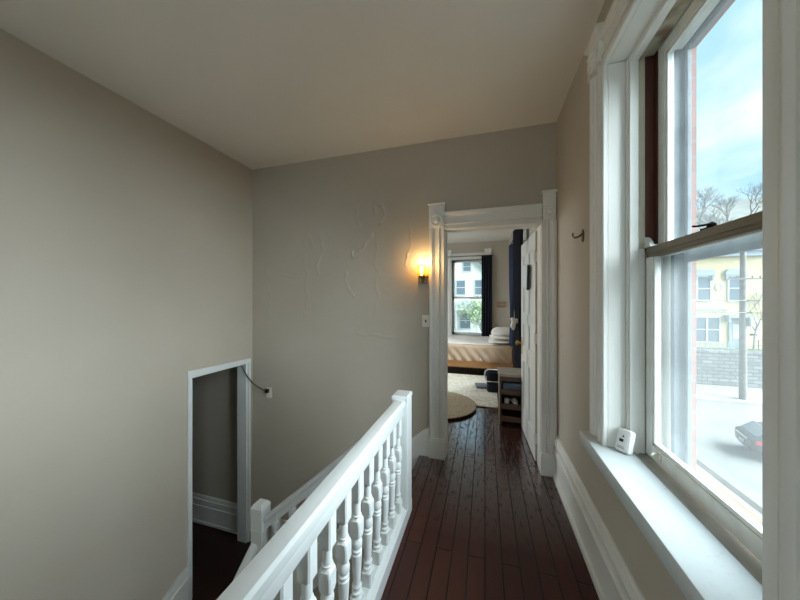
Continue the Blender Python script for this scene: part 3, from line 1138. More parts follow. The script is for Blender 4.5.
# ------------------------------------------------------------------ things on the walls
# wall lamp
root = empty('wall_sconce', (-.562, FW, 1.62), 'lit bronze wall sconce with a small amber glass cup left of the bedroom door', 'wall lamp')
s = MB()
s.box(-.045, .045, -.016, -.001, .0, .085)
s.box(-.036, .036, -.022, -.016, .01, .075)
s.build('back_plate', M['bronze'], root, bevel=.003)
s = MB()
s.tube([(0, -.018, .03), (0, -.05, .022), (0, -.082, .03), (0, -.085, .055)], .008, 10)
s.lathe([(.010, .050), (.024, .056), (.028, .066), (.030, .070), (.026, .074)], 18, (0, -.085, 0))
s.tube([(0, -.02, .06), (.02, -.03, .075), (.012, -.045, .085)], .004, 8)
s.build('arm', M['bronze'], root, smooth=True)


def amber_mat():
    m = bpy.data.materials.new('amber_glass')
    m.use_nodes = True
    nt = m.node_tree
    nt.nodes.clear()
    out = nt.nodes.new('ShaderNodeOutputMaterial')
    tr = nt.nodes.new('ShaderNodeBsdfTransparent')
    tr.inputs['Color'].default_value = (1.0, .86, .55, 1)
    tl = nt.nodes.new('ShaderNodeBsdfTranslucent')
    tl.inputs['Color'].default_value = (1.0, .70, .25, 1)
    gl = nt.nodes.new('ShaderNodeBsdfGlossy')
    gl.inputs['Roughness'].default_value = .08
    a = nt.nodes.new('ShaderNodeMixShader')
    a.inputs['Fac'].default_value = .12
    b_ = nt.nodes.new('ShaderNodeMixShader')
    b_.inputs['Fac'].default_value = .06
    nt.links.new(tr.outputs[0], a.inputs[1])
    nt.links.new(tl.outputs[0], a.inputs[2])
    nt.links.new(a.outputs[0], b_.inputs[1])
    nt.links.new(gl.outputs[0], b_.inputs[2])
    nt.links.new(b_.outputs[0], out.inputs['Surface'])
    return m


M['amber'] = amber_mat()
s = MB()
s.rings([[(q * (abs(cos(t_)) ** .6) * (1 if cos(t_) > 0 else -1), -.085 + q * (abs(sin(t_)) ** .6) * (1 if sin(t_) > 0 else -1), z)
          for t_ in [2 * pi * i / 28 for i in range(28)]] for q, z in ((.026, .074), (.036, .080), (.039, .13), (.040, .175), (.037, .175), (.036, .13), (.033, .084), (.024, .078))])
s.build('glass_shade', M['amber'], root, smooth=True)
mbulb, ntb, bb_ = principled('bulb_glow', (1, .9, .7), .5)
bb_.inputs['Emission Color'].default_value = (1.0, .74, .34, 1)
bb_.inputs['Emission Strength'].default_value = 9
s = MB().lathe([(.008, .078), (.010, .095), (.018, .115), (.021, .135), (.017, .152), (.006, .160)], 16, (0, -.085, 0))
s.build('bulb', mbulb, root, smooth='all')
pl = bpy.data.lights.new('sconce_light', 'POINT')
pl.energy = 3.6
pl.color = (1.0, .60, .24)
pl.shadow_soft_size = .03
plo = bpy.data.objects.new('sconce_light', pl)
plo.location = (-.562, FW - .085, 1.62 + .185)
col.objects.link(plo)

# light switch
root = empty('light_switch', (-.538, FW, 1.271), 'small ivory light switch plate with dark toggle beside the door casing', 'light switch')
MB().box(-.034, .034, -.0065, -.0005, -.056, .056).build('plate', M['ivory'], root, bevel=.002)
k = MB()
k.box(-.006, .006, -.009, -.0064, -.013, .013)
k.skew([(-.004, -.008, -.006), (.004, -.008, -.006), (.004, -.008, .006), (-.004, -.008, .006)], [(-.003, -.020, .004), (.003, -.020, .004), (.003, -.020, .010), (-.003, -.020, .010)])
k.build('toggle', M['black'], root)

# outlet with plug and black cable
root = empty('wall_outlet', (-2.325, FW, .43), 'ivory wall outlet low on the far wall by the landing doorway', 'outlet')
MB().box(-.036, .036, -.0065, -.0005, -.058, .058).build('plate', M['ivory'], root, bevel=.002)
k = MB()
for zz in (-.024, .024):
    k.box(-.014, .014, -.0085, -.006, zz - .014, zz + .014)
k.build('socket', M['ivory'], root, bevel=.003)
cb = MB()
A = Vector((-2.62, 2.585, .745))
B = Vector((-2.338, 2.655, .455))
for off in (0, .016):
    path = []
    for i in range(15):
        t_ = i / 14
        p = A.lerp(B, t_) + Vector((0, -.01 * sin(pi * t_), -(.055 + off) * sin(pi * t_) * (1 - .3 * t_)))
        path.append(p)
    cb.tube(path, .0032, 6)
cb.box(-2.356, -2.320, FW - .040, FW - .009, .435, .475)
tag(cb.build('power_cable', M['black'], smooth=True), 'thin black cable sagging from the landing doorway to the wall outlet', 'cable')

# hook on the right wall
h = MB()
cy_, cz_ = 2.00, 1.862
h.prism([(cy_ + .020 * cos(t_), cz_ + .038 * sin(t_)) for t_ in [2 * pi * i / 20 for i in range(20)]], 'x', RW - .007, RW - .0005)
h.tube([(RW - .005, cy_, cz_ + .012), (RW - .028, cy_, cz_ - .006), (RW - .048, cy_, cz_ - .010), (RW - .058, cy_, cz_ + .004), (RW - .056, cy_, cz_ + .018)], [.006, .006, .005, .005, .007], 8)
tag(h.build('wall_hook', M['bronze'], smooth=True), 'small bronze hook on the right wall between the door and the window', 'hook')

# ------------------------------------------------------------------ alarm leaning in the corner of the sill
root = empty('carbon_monoxide_alarm', (.617, 1.586, .757), 'white plastic alarm with tiny dark display leaning in the window sill corner', 'alarm')
root.rotation_euler = (R(-16), 0, R(-52))
root.scale = (.88, .85, .95)
a = MB()
prof = []
K = 24
hw, hh = .036, .055


def rr(hw, hh, r_, y):
    pts = []
    for cx_, cz_, a0 in ((hw - r_, hh - r_, 0), (-hw + r_, hh - r_, 90), (-hw + r_, -hh + r_, 180), (hw - r_, -hh + r_, 270)):
        for i in range(6):
            th = R(a0 + 90 * i / 5)
            pts.append((cx_ + r_ * cos(th), y, .057 + cz_ + r_ * sin(th)))
    return pts


a.rings([rr(hw, hh, .012, .018), rr(hw, hh, .012, -.006), rr(hw - .003, hh - .003, .012, -.014), rr(hw - .010, hh - .010, .010, -.018)])
a.build('body', M['white_plastic'], root, smooth=True)
d = MB().box(-.016, .004, -.0200, -.0178, .050, .064)
d.build('display', M['black'], root, bevel=.001)
MB().prism([(-.006, .074), (.006, .074), (0, .084)], 'y', -.0195, -.0178).build('warning_mark', M['black'], root)
d = MB()
d.prism([(-.022, .020), (.014, .020), (.014, .0225), (-.022, .0225)], 'y', -.0187, -.0178)
d.prism([(-.022, .027), (.010, .027), (.010, .0290), (-.022, .0290)], 'y', -.0187, -.0178)
tag(d.build('printed_lines', M['greypad'], root), kind='stuff')

# ------------------------------------------------------------------ bedroom things
# bed with tan blanket; head at the right wall
bx0, bx1, by0, by1 = -1.52, .52, 5.78, 7.22
root = empty('bed', ((bx0 + bx1) / 2, (by0 + by1) / 2, 0), 'low wooden bed with tan blanket and white sheet under the bedroom window', 'bed')
s = MB()
s.box(bx0, bx1, by0 - .02, by0 + .01, .155, .275)
s.box(bx0, bx1, by1 - .01, by1 + .02, .155, .275)
s.box(bx0 - .02, bx0 + .01, by0, by1, .155, .32)
s.box(bx1 - .02, bx1 + .01, by0, by1, .155, .80)
s.box(bx0, bx1, by0, by1, .20, .235)
place(s.build('bed_frame', M['oak'], root, bevel=.004), root)
for xx in (bx0 + .03, bx1 - .04):
    for yy_ in (by0 + .04, by1 - .05):
        place(MB().box(xx - .03, xx + .03, yy_ - .03, yy_ + .03, 0, .20).build('leg', M['oak'], root), root)
s = MB()
s.box(bx0 + .02, bx1 - .03, by0 + .03, by1 - .02, .237, .575)
place(s.build('mattress', M['linen'], root, bevel=.05, seg=4, smooth=True), root)


def drape(u, v):
    x = bx0 + .015 + (bx1 - bx0 - .05) * u
    # v: 0 = bottom hem of the front side, up and over the front edge, across part of the top
    L1, L2 = .30, .10
    t_ = v * (L1 + L2)
    rad = .05
    fold = .016 * sin(x * 34 + t_ * 26) * max(0, 1 - t_ / .36) + .008 * sin(x * 13 - t_ * 9)
    if t_ < L1 - rad:
        return (x, by0 + .016 - fold, .275 + t_)
    if t_ < L1 + rad:
        q = (t_ - (L1 - rad)) / (2 * rad) * pi / 2
        return (x, by0 + .016 + rad - rad * cos(q) - fold * (1 - q), .275 + L1 - rad + rad * sin(q) + .004)
    return (x, by0 + .016 + rad + (t_ - L1 - rad), .275 + L1 + .006 + .004 * sin(x * 9 + t_ * 20))


s = MB().grid(240, 40, drape)
bl = place(s.build('blanket', M['blanket'], root, smooth='all', recalc=False), root)
sm_ = bl.modifiers.new('thick', 'SOLIDIFY')
sm_.thickness = .012
sm_.offset = 0
s = MB().grid(60, 30, lambda u, v: (bx0 + .02 + (bx1 - bx0 - .07) * u, by0 + .12 + (by1 - by0 - .15) * v, .594 + .006 * sin(u * 23 + v * 9) + .004 * sin(v * 31)))
sh = place(s.build('sheet', M['linen'], root, smooth='all'), root)
sm_ = sh.modifiers.new('thick', 'SOLIDIFY')
sm_.thickness = .012


def pillow(name, c, sx, sy, sz, rz, rx, label, mat):
    mb = MB()
    nu, nv = 32, 16
    rs = []
    for j in range(1, nv):
        ph = -pi / 2 + pi * j / nv
        ring = []
        for i in range(nu):
            th = 2 * pi * i / nu

            def sp(v, e): return (abs(v) ** e) * (1 if v >= 0 else -1)
            x = sx * sp(cos(ph), .55) * sp(cos(th), .45)
            y = sy * sp(cos(ph), .55) * sp(sin(th), .45)
            edge = max(abs(x / sx), abs(y / sy))
            z = sz * sp(sin(ph), 1.0) * (1 - .35 * edge ** 3) + .006 * sin(9 * x + 5) * sin(11 * y)
            ring.append((x, y, z))
        rs.append(ring)
    mb.rings(rs)
    o = mb.build(name, mat, smooth='all')
    o.location = c
    o.rotation_euler = (rx, 0, rz)
    tag(o, label, 'pillow', 'pillows stacked at the head of the bed')
    return o


pillow('pillow', (.32, 6.17, .645), .25, .31, .042, 0, 0, 'white pillow at the bottom of the pillow stack on the bed', M['linen'])
pillow('pillow', (.33, 6.19, .722), .24, .31, .042, .05, 0, 'cream pillow in the middle of the pillow stack on the bed', M['linen'])
pillow('pillow', (.345, 6.22, .815), .22, .28, .095, -.06, R(4), 'plump white pillow on top of the stack at the bed head', M['linen'])


# curtains: wavy cloth of real thickness; profile width may shrink to a tie
def curtain(name, path0, path1, z0, z1, folds, depth, label, tie=None, mat=None, n=150, nz=40):
    P0, P1 = Vector(path0), Vector(path1)
    mid = (P0 + P1) / 2
    dirv = (P1 - P0).normalized()
    nor = Vector((-dirv.y, dirv.x))
    mb = MB()
    rs = []
    for j in range(nz + 1):
        z = z0 + (z1 - z0) * j / nz
        w = 1.0
        if tie:
            w = 1 - (1 - tie[1]) * math.exp(-((z - tie[0]) / (tie[2] if z > tie[0] else tie[3])) ** 2)
        pts = []
        for side in (1, -1):
            rng = range(n + 1) if side > 0 else range(n, -1, -1)
            for i in rng:
                u = i / n
                s = (u - .5) * (P1 - P0).length * w
                off = depth * (.5 + .5 * w) * sin(u * folds * 2 * pi + .6 * sin(z * 1.7)) + side * .004
                p = mid + dirv * s + nor * off
                pts.append((p.x, p.y, z))
        rs.append(pts)
    mb.rings(rs)
    return tag(mb.build(name, mat or M['navy'], smooth='all'), label, 'curtain')


curtain('curtain', (-.085, 7.62), (.175, 7.62), .50, 2.60, 4, .022, 'straight black navy curtain hanging at the right side of the far bedroom window')
c1 = curtain('curtain', (.485, 4.26), (.425, 4.66), .10, 2.50, 5, .030, 'tall dark navy curtain gathered by a white tie, nearer the door', tie=(1.17, .6, .32, .25), mat=M['navy'])
c2 = curtain('curtain', (.50, 5.62), (.46, 5.86), .62, 2.50, 4, .030, 'navy curtain panel coloured brighter blue as if lit by the window, behind the tied one', tie=(1.17, .55, .5, .35), mat=M['navy_lit'])
tt = MB()
n = 20
tt.rings([[(.452 + (.045 + .010 * q) * cos(2 * pi * i / n), 4.45 + (.075 + .012 * q) * sin(2 * pi * i / n), 1.17 + zz) for i in range(n)] for q, zz in ((0, -.03), (1, -.02), (1.2, 0), (1, .02), (0, .03))])
tt.tube([(.41, 4.37, 1.175), (.385, 4.35, 1.15), (.375, 4.345, 1.10), (.385, 4.345, 1.05)], [.022, .034, .036, .014], 10)
tt.tube([(.41, 4.37, 1.165), (.375, 4.36, 1.19), (.355, 4.36, 1.215)], [.022, .034, .016], 10)
tag(tt.build('curtain_tie', M['linen'], smooth='all'), 'white cloth tie knotted round the tall navy curtain', 'curtain tie')
rod = MB()
rod.tube([(.47, 4.15, 2.515), (.47, 5.98, 2.515)], .011, 10)
rod.tube([(.47, 4.22, 2.515), (.574, 4.22, 2.515)], .007, 8)
rod.tube([(.47, 5.94, 2.515), (.574, 5.94, 2.515)], .007, 8)
rod.lathe([(.002, -.02), (.018, -.012), (.022, 0), (.018, .012), (.002, .02)], 12, (.47, 4.14, 2.515))
tag(rod.build('curtain_rod', M['darkmetal'], smooth=True), 'dark curtain rod on the bedroom side wall', 'curtain rod')
rod = MB()
rod.tube([(-1.05, 7.62, 2.60), (.20, 7.62, 2.60)], .009, 8)
rod.tube([(.19, 7.62, 2.60), (.19, 7.70, 2.60)], .006, 8)
rod.tube([(-1.04, 7.62, 2.60), (-1.04, 7.70, 2.60)], .006, 8)
tag(rod.build('curtain_rod', M['darkmetal'], smooth=True), 'thin rod across the top of the far bedroom window', 'curtain rod')

# shelf unit
sx0, sx1, sy0, sy1, sh_ = .165, .46, 3.605, 3.96, .60
root = empty('shelf_unit', ((sx0 + sx1) / 2, (sy0 + sy1) / 2, 0), 'small brown wooden shelf unit with pale top beside the bedroom door', 'shelf')
s = MB()
s.box(sx0, sx0 + .022, sy0, sy1, .0, sh_ - .03)
s.box(sx1 - .022, sx1, sy0, sy1, .0, sh_ - .03)
s.box(sx0 + .022, sx1 - .022, sy1 - .012, sy1, .03, sh_ - .03)
place(s.build('side_panel', M['shelfwood'], root, bevel=.002), root)
place(MB().box(sx0 - .012, sx1 + .006, sy0 - .015, sy1, sh_ - .03, sh_).build('top', M['shelftop'], root, bevel=.003), root)
SH = (.045, .195, .365)
for zz in SH:
    s = MB().box(sx0 + .022, sx1 - .022, sy0 + .006, sy1 - .012, zz, zz + .02)
    s.box(sx0 + .022, sx1 - .022, sy0, sy0 + .012, zz - .01, zz + .055)
    place(s.build('shelf', M['shelfwood'], root, bevel=.002), root)
s = MB().box(sx0 + .022, sx1 - .022, sy0, sy0 + .014, sh_ - .085, sh_ - .03)
place(s.build('apron', M['shelfwood'], root), root)
M['bluegrey'] = principled('blue_grey_plastic', (.10, .16, .22), .5)[0]
M['white_cloth'] = M['linen']


def lidded_box(x0, x1, y0, y1, z, h, label, mat):
    mb = MB().box(x0, x1, y0, y1, z, z + h)
    o = mb.build('storage_box', mat, bevel=.006)
    tag(o, label, 'box')
    MB().box(x0 - .003, x1 + .003, y0 - .003, y1 + .003, z + h, z + h + .012).build('lid', mat, o, bevel=.002)


lidded_box(sx0 + .04, sx1 - .035, sy0 + .03, sy1 - .05, .386, .085, 'blue grey box on the upper shelf of the brown shelf unit', M['bluegrey'])


def shoe(x, y, z, rz, label):
    mb = MB()
    rs = []
    for k, (w, h0, t_) in enumerate([(.010, .02, 0), (.026, .05, .02), (.030, .075, .06), (.030, .07, .10), (.034, .05, .14), (.037, .04, .18), (.034, .035, .21), (.022, .028, .235), (.006, .018, .245)]):
        rs.append([(w * cos(2 * pi * i / 14), t_, max(0, h0 / 2 + h0 / 2 * sin(2 * pi * i / 14))) for i in range(14)])
    mb.rings(rs)
    o = mb.build('shoe', M['linen'], smooth='all')
    o.location = (x, y, z)
    o.rotation_euler = (0, 0, rz)
    tag(o, label, 'shoe', 'pale shoes on the shelf')


shoe(.245, 3.64, .216, R(-6), 'pale shoe at the left on the middle shelf of the unit')
shoe(.350, 3.63, .216, R(5), 'pale shoe at the right on the middle shelf of the unit')

# laundry bin with white rim
root = empty('fabric_bin', (.135, 4.72, 0), 'navy fabric bin with a white looped handle on the rug edge', 'bin')
root.location = (.125, 4.86, .021)
s = MB()
s.rings([[(a_ * q * (abs(cos(t_)) ** .5) * (1 if cos(t_) > 0 else -1), b_ * q * (abs(sin(t_)) ** .5) * (1 if sin(t_) > 0 else -1), z) for t_ in [2 * pi * i / 24 for i in range(24)]]
         for q, z, a_, b_ in ((.90, 0, .10, .13), (1, .02, .10, .13), (1.04, .31, .10, .13), (1.0, .315, .10, .13), (.96, .30, .10, .13), (.90, .04, .10, .13))])
s.build('body', M['navy'], root, smooth=True)
s = MB()
s.tube([(-.115, -.10, .19), (-.128, -.10, .26), (-.120, -.10, .325), (-.07, -.10, .352), (.0, -.11, .355), (.08, -.10, .35)], .010, 8)
s.tube([(-.115, -.13, .17), (.11, -.13, .17)], .007, 8)
s.build('handle', M['white_plastic'], root, smooth='all')

# faint pink script sign on the far bedroom wall, built as wire scrolls
sc = MB()
for zz, a_, ph in ((1.40, .030, 0), (1.31, .024, 1.5)):
    sc.tube([(.29 + .21 * i / 40, BY1 - .012 + .004 * cos(i * .9), zz + a_ * sin(i * .95 + ph) + .012 * sin(i * .37)) for i in range(41)], .005, 6)
sc.box(.30, .31, BY1 - .010, BY1, 1.29, 1.42)
sc.box(.47, .48, BY1 - .010, BY1, 1.29, 1.42)
M['rose'] = principled('rose_wire', (.42, .20, .16), .5)[0]
tag(sc.build('wall_script_sign', M['rose']), 'small rose coloured script sign of wire scrolls on the bedroom wall right of the window', 'ornament')


# rugs
def rug(name, outline, z, th, mat, label):
    """solid rug from an outline, its pile shaken by noise"""
    bm = bmesh.new()
    top = [bm.verts.new((x, y, z + th)) for x, y in outline]
    face = bm.faces.new(top)
    r_ = bmesh.ops.extrude_face_region(bm, geom=[face])
    vs = [g for g in r_['geom'] if isinstance(g, bmesh.types.BMVert)]
    for v in vs: v.co.z = z
    me = bpy.data.meshes.new(name)
    bmesh.ops.recalc_face_normals(bm, faces=bm.faces)
    bm.to_mesh(me)
    bm.free()
    me.materials.append(mat)
    o = bpy.data.objects.new(name, me)
    col.objects.link(o)
    b_ = o.modifiers.new('bevel', 'BEVEL')
    b_.width = th * .45
    b_.segments = 3
    return tag(o, label, 'rug')


def rrect(x0, x1, y0, y1, r_):
    pts = []
    for cx_, cy_, a0 in ((x1 - r_, y1 - r_, 0), (x0 + r_, y1 - r_, 90), (x0 + r_, y0 + r_, 180), (x1 - r_, y0 + r_, 270)):
        for i in range(8):
            th = R(a0 + 90 * i / 7)
            wob = .010 * sin(7 * i + a0)
            pts.append((cx_ + (r_ + wob) * cos(th), cy_ + (r_ + wob) * sin(th)))
    return pts


rug('shag_rug', rrect(-2.0, .19, 4.10, 5.76, .10), .001, .020, M['shag'], 'large cream shaggy rug on the floor in front of the bed')
rug('round_rug', [(-.66 + .55 * cos(2 * pi * i / 60), 4.02 + .55 * sin(2 * pi * i / 60)) for i in range(60)], .022, .012, M['jute'], 'round tan rug overlapping the front of the cream rug')
o = MB().box(-.09, .09, -.13, .13, 0, .022).build('tablet_pad', M['greypad'], bevel=.005)
o.location = (-.06, 5.02, .022)
o.rotation_euler = (0, 0, .15)
tag(o, 'flat dark grey pad lying on the cream rug', 'pad')

# ------------------------------------------------------------------ the street outside
GZ = -5.5
g = MB().box(-70, 90, -60, 24.9, GZ - .3, GZ)
struct(g.build('street_ground', M['asphalt']))
g = MB().box(-70, 90, 24.9, 29.2, GZ - .3, GZ + .16)
struct(g.build('sidewalk_ground', M['concrete']))
g = MB()
g.box(-70, 90, 29.9, 48, GZ - .3, -2.55)
struct(g.build('lawn_ground', M['grass']))
# wooded hill behind
g = MB().grid(60, 24, lambda u, v: (-90 + 220 * u, 44 + 70 * v, -2.6 + 31 * (1 - (1 - v) ** 2) + 1.2 * sin(u * 19) * v + .8 * sin(u * 43 + 2) * v))
struct(g.build('hill_ground', M['woods'], smooth='all'))
sw = MB()
sw.box(-70, 90, 29.2, 29.9, GZ, -2.75)
sw.box(-70, 90, 29.12, 29.95, -2.75, -2.58)
tag(sw.build('retaining_wall', M['stone']), 'long grey stone retaining wall across the street', 'wall')


def house_window(root, x, z, w, h, y, n=1, hood=True):
    fr = MB()
    fr.box(x - w / 2 - .12, x + w / 2 + .12, y - .09, y + .05, z - h / 2 - .14, z - h / 2)
    fr.box(x - w / 2 - .10, x - w / 2, y - .06, y + .05, z - h / 2, z + h / 2)
    fr.box(x + w / 2, x + w / 2 + .10, y - .06, y + .05, z - h / 2, z + h / 2)
    fr.box(x - w / 2 - .10, x + w / 2 + .10, y - .06, y + .05, z + h / 2, z + h / 2 + .12)
    for i in range(n):
        xa = x - w / 2 + w * i / n
        xb = xa + w / n
        if i: fr.box(xa - .06, xa + .06, y - .06, y + .05, z - h / 2, z + h / 2)
        fr.box(xa, xb, y - .04, y + .05, z - .03, z + .04)
    o = place(fr.build('window', M['exttrim'], root), root)
    MB().box(x - w / 2, x + w / 2, y - .02, y + .02, z - h / 2, z + h / 2).build('pane', M['extglass'], o)
    if hood:
        hb = MB()
        hb.prism([(x - w / 2 - .28, z + h / 2 + .12), (x - w / 2 - .28, z + h / 2 + .42), (x - w / 2 - .1, z + h / 2 + .62), (x + w / 2 + .1, z + h / 2 + .62), (x + w / 2 + .28, z + h / 2 + .42), (x + w / 2 + .28, z + h / 2 + .12)], 'y', y - .18, y + .02)
        hb.box(x - w / 2 - .24, x - w / 2 - .08, y - .14, y + .02, z + h / 2 - .3, z + h / 2 + .12)
        hb.box(x + w / 2 + .08, x + w / 2 + .24, y - .14, y + .02, z + h / 2 - .3, z + h / 2 + .12)
        hb.build('window_hood', M['slate'], o)


HY = 31.0
root = empty('yellow_house', (23, HY + 4, -2.55), 'pale yellow two storey house behind the stone wall across the street', 'house')
s = MB()
s.box(13.5, 33, HY, HY + 9, -2.55, 5.1)
place(s.build('wall', M['yellow'], root), root)
s = MB()
s.box(13.2, 33.3, HY - .35, HY + 9.3, 5.1, 5.5)
s.box(13.0, 33.5, HY - .5, HY + 9.5, 5.5, 5.75)
place(s.build('cornice', M['slate'], root), root)
house_window(root, 17.95, 2.45, .85, 1.95, HY)
house_window(root, 20.05, 2.45, .85, 1.95, HY)
house_window(root, 23.2, 2.45, .85, 1.95, HY)
house_window(root, 26.2, 2.45, .85, 1.95, HY)
house_window(root, 18.15, -1.05, 1.65, 2.05, HY, 2, False)
house_window(root, 25.2, -1.05, 1.65, 2.05, HY, 2, False)
s = MB()
s.box(19.72, 20.55, HY - .04, HY + .05, -2.5, -.15)
s.box(19.60, 19.72, HY - .10, HY + .05, -2.5, .0)
s.box(20.55, 20.67, HY - .10, HY + .05, -2.5, .0)
s.box(19.3, 20.95, HY - .55, HY + .05, .0, .22)
s.box(19.35, 19.5, HY - .45, HY, -.35, .0)
s.box(20.75, 20.9, HY - .45, HY, -.35, .0)
dd = place(s.build('front_door', M['slate'], root), root)
MB().box(19.86, 20.41, HY - .06, HY - .03, -1.75, -.55).build('pane', M['exttrim'], dd)
s = MB()
n = 24
s.rings([[(18.95 + q * .24 * cos(2 * pi * i / n), y, 2.55 + q * .33 * sin(2 * pi * i / n)) for i in range(n)] for q, y in ((1, HY + .02), (1, HY - .06), (.72, HY - .06), (.7, HY - .02))])
place(s.build('oval_ornament', M['exttrim'], root), root)
s = MB()
s.box(17.0, 19.5, HY - .07, HY + .02, .55, .72)
place(s.build('stone_band', M['slate'], root), root)
s = MB().box(21.0, 21.4, HY - .05, HY + .01, -1.46, -1.30)
place(s.build('name_plate', M['darkmetal'], root), root)
s = MB()
for k in range(14):
    xx = 14.6 + .36 * k
    s.box(xx, xx + .05, HY - 1.02, HY - .98, -2.55, -2.0)
s.box(14.5, 19.4, HY - 1.03, HY - .97, -2.05, -2.0)
s.box(14.5, 19.4, HY - 1.03, HY - .97, -2.45, -2.40)
tag(s.build('picket_fence', M['slate']), 'low grey fence in front of the yellow house left of its door', 'fence')
s = MB()
for k in range(8):
    s.tube([(20.9 + .55 * k, HY - .9, -2.56), (20.9 + .55 * k, HY - .9, -1.75)], .025, 6)
s.tube([(20.8, HY - .9, -1.78), (24.9, HY - .9, -1.78)], .025, 6)
s.tube([(20.8, HY - .9, -2.15), (24.9, HY - .9, -2.15)], .02, 6)
tag(s.build('iron_railing', M['darkmetal']), 'thin dark railing in front of the yellow house right of its door', 'railing')

# utility pole and wires
root = empty('utility_pole', (17.0, 25.65, GZ + .16), 'grey wooden utility pole on the sidewalk across the street', 'utility pole')
s = MB().lathe([(.20, 0), (.19, 2), (.16, 8), (.14, 10.2), (.05, 10.22)], 14)
s.build('pole', M['polewood'], root, smooth=True)
s = MB()
s.box(-.9, .9, -.20, -.10, 8.2, 8.32)
for xx in (-.8, -.4, .4, .8):
    s.lathe([(.03, 8.32), (.05, 8.38), (.03, 8.46)], 8, (xx, -.15, 0))
s.build('crossarm', M['polewood'], root)
s = MB().lathe([(.02, 5.0), (.14, 5.02), (.16, 5.1), (.16, 5.55), (.14, 5.62), (.02, 5.64)], 14, (.24, -.12, 0))
s.build('meter_box', M['extgrey'], root, smooth=True)


def wire(x0_, z0_, x1_, z1_, y, sag, label, yb=None):
    w_ = MB()
    w_.tube([(x0_ + (x1_ - x0_) * t_ / 16, y + ((yb or y) - y) * t_ / 16, z0_ + (z1_ - z0_) * t_ / 16 - sag * sin(pi * t_ / 16)) for t_ in range(17)], .028, 6)
    tag(w_.build('power_line', M['polewood'], smooth='all'), label, 'cable')


wire(-10, 2.3, 17.0, 1.45, 25.4, .5, 'topmost of the left run of wires reaching the utility pole')
wire(-10, 1.5, 17.0, .62, 25.4, .5, 'lowest of the left run of wires reaching the utility pole')
wire(17.0, 1.45, 44, 2.0, 25.4, .6, 'topmost of the right run of wires leaving the utility pole')
wire(17.0, .62, 44, 1.1, 25.4, .5, 'lowest of the right run of wires leaving the utility pole')

# parked car, rear towards the house
root = empty('car', (13.35, 16.6, GZ), 'dark hatchback car with red rear lights parked at the near side of the street', 'car', rz=R(-14))


def car_sections():
    """cross-sections along x: rear at -2.1, front at +2.1"""
    S = [(-2.12, .74, .38, .80, .80, .0), (-2.05, .84, .30, .92, .92, .0), (-1.85, .88, .26, .98, 1.05, .55), (-1.45, .89, .25, .98, 1.40, .62), (-1.0, .90, .25, .97, 1.48, .66),
         (-.2, .90, .25, .96, 1.50, .68), (.35, .90, .25, .95, 1.42, .66), (.95, .89, .25, .94, 1.05, .62), (1.1, .89, .25, .93, .97, .60), (1.7, .86, .26, .84, .86, .0), (2.05, .76, .30, .70, .70, .0), (2.12, .66, .36, .60, .60, .0)]
    return S


rs = []
for x, w_, zb_, zs, zt_, wt in car_sections():
    wt = wt or w_ * .8
    rs.append([(x, -w_ * .92, zb_), (x, -w_, zb_ + .18), (x, -w_, zs - .12), (x, -w_ * .95, zs), (x, -wt, zt_ - .03 if zt_ > zs else zt_), (x, -wt * .6, zt_ + .02), (x, wt * .6, zt_ + .02),
               (x, wt, zt_ - .03 if zt_ > zs else zt_), (x, w_ * .95, zs), (x, w_, zs - .12), (x, w_, zb_ + .18), (x, w_ * .92, zb_)])
s = MB().rings(rs)
s.build('body', M['carpaint'], root, smooth=True, subsurf=1)
s = MB()
for sg in (-1, 1):
    for xa, xb, xc, xd in ((-1.35, -.45, -1.2, -.45), (-.38, .75, -.38, .38)):
        s.skew([(xa, sg * .862, 1.0), (xb, sg * .870, .99), (xd, sg * .70, 1.38), (xc, sg * .685, 1.36)], [(xa, sg * .80, 1.0), (xb, sg * .80, .99), (xd, sg * .62, 1.38), (xc, sg * .62, 1.36)])
s.skew([(-1.93, -.62, 1.02), (-1.93, .62, 1.02), (-1.56, .56, 1.36), (-1.56, -.56, 1.36)], [(-1.80, -.62, 1.0), (-1.80, .62, 1.0), (-1.46, .56, 1.32), (-1.46, -.56, 1.32)])
s.skew([(.98, -.62, 1.06), (.98, .62, 1.06), (.52, .56, 1.39), (.52, -.56, 1.39)], [(.85, -.62, 1.0), (.85, .62, 1.0), (.42, .56, 1.33), (.42, -.56, 1.33)])
s.build('car_glass', M['extglass'], root)
for sg in (-1, 1):
    s = MB().skew([(-2.10, sg * .50, .72), (-2.02, sg * .86, .72), (-1.96, sg * .87, .88), (-2.04, sg * .50, .88)], [(-1.95, sg * .50, .72), (-1.75, sg * .90, .74), (-1.75, sg * .895, .88), (-1.92, sg * .50, .88)])
    s.build('tail_light', M['tail'], root)
MB().box(-2.14, -2.05, -.48, .48, .80, .85).build('rear_trim', M['chrome'], root)
MB().box(-2.145, -2.09, -.20, .20, .52, .64).build('rear_plate', M['exttrim'], root)
for xx in (-1.32, 1.32):
    for sg in (-1, 1):
        s = MB()
        n = 22
        s.rings([[(xx + q * cos(2 * pi * i / n), sg * y, .32 + q * sin(2 * pi * i / n)) for i in range(n)] for q, y in ((.20, .93), (.30, .93), (.32, .90), (.32, .74), (.30, .70), (.18, .70))])
        wo = s.build('wheel', M['rubber'], root, smooth=True)
        s = MB()
        s.rings([[(xx + q * cos(2 * pi * i / n), sg * y, .32 + q * sin(2 * pi * i / n)) for i in range(n)] for q, y in ((.20, .90), (.20, .935), (.17, .925), (.03, .94))])
        s.build('hubcap', M['chrome'], wo, smooth=True)


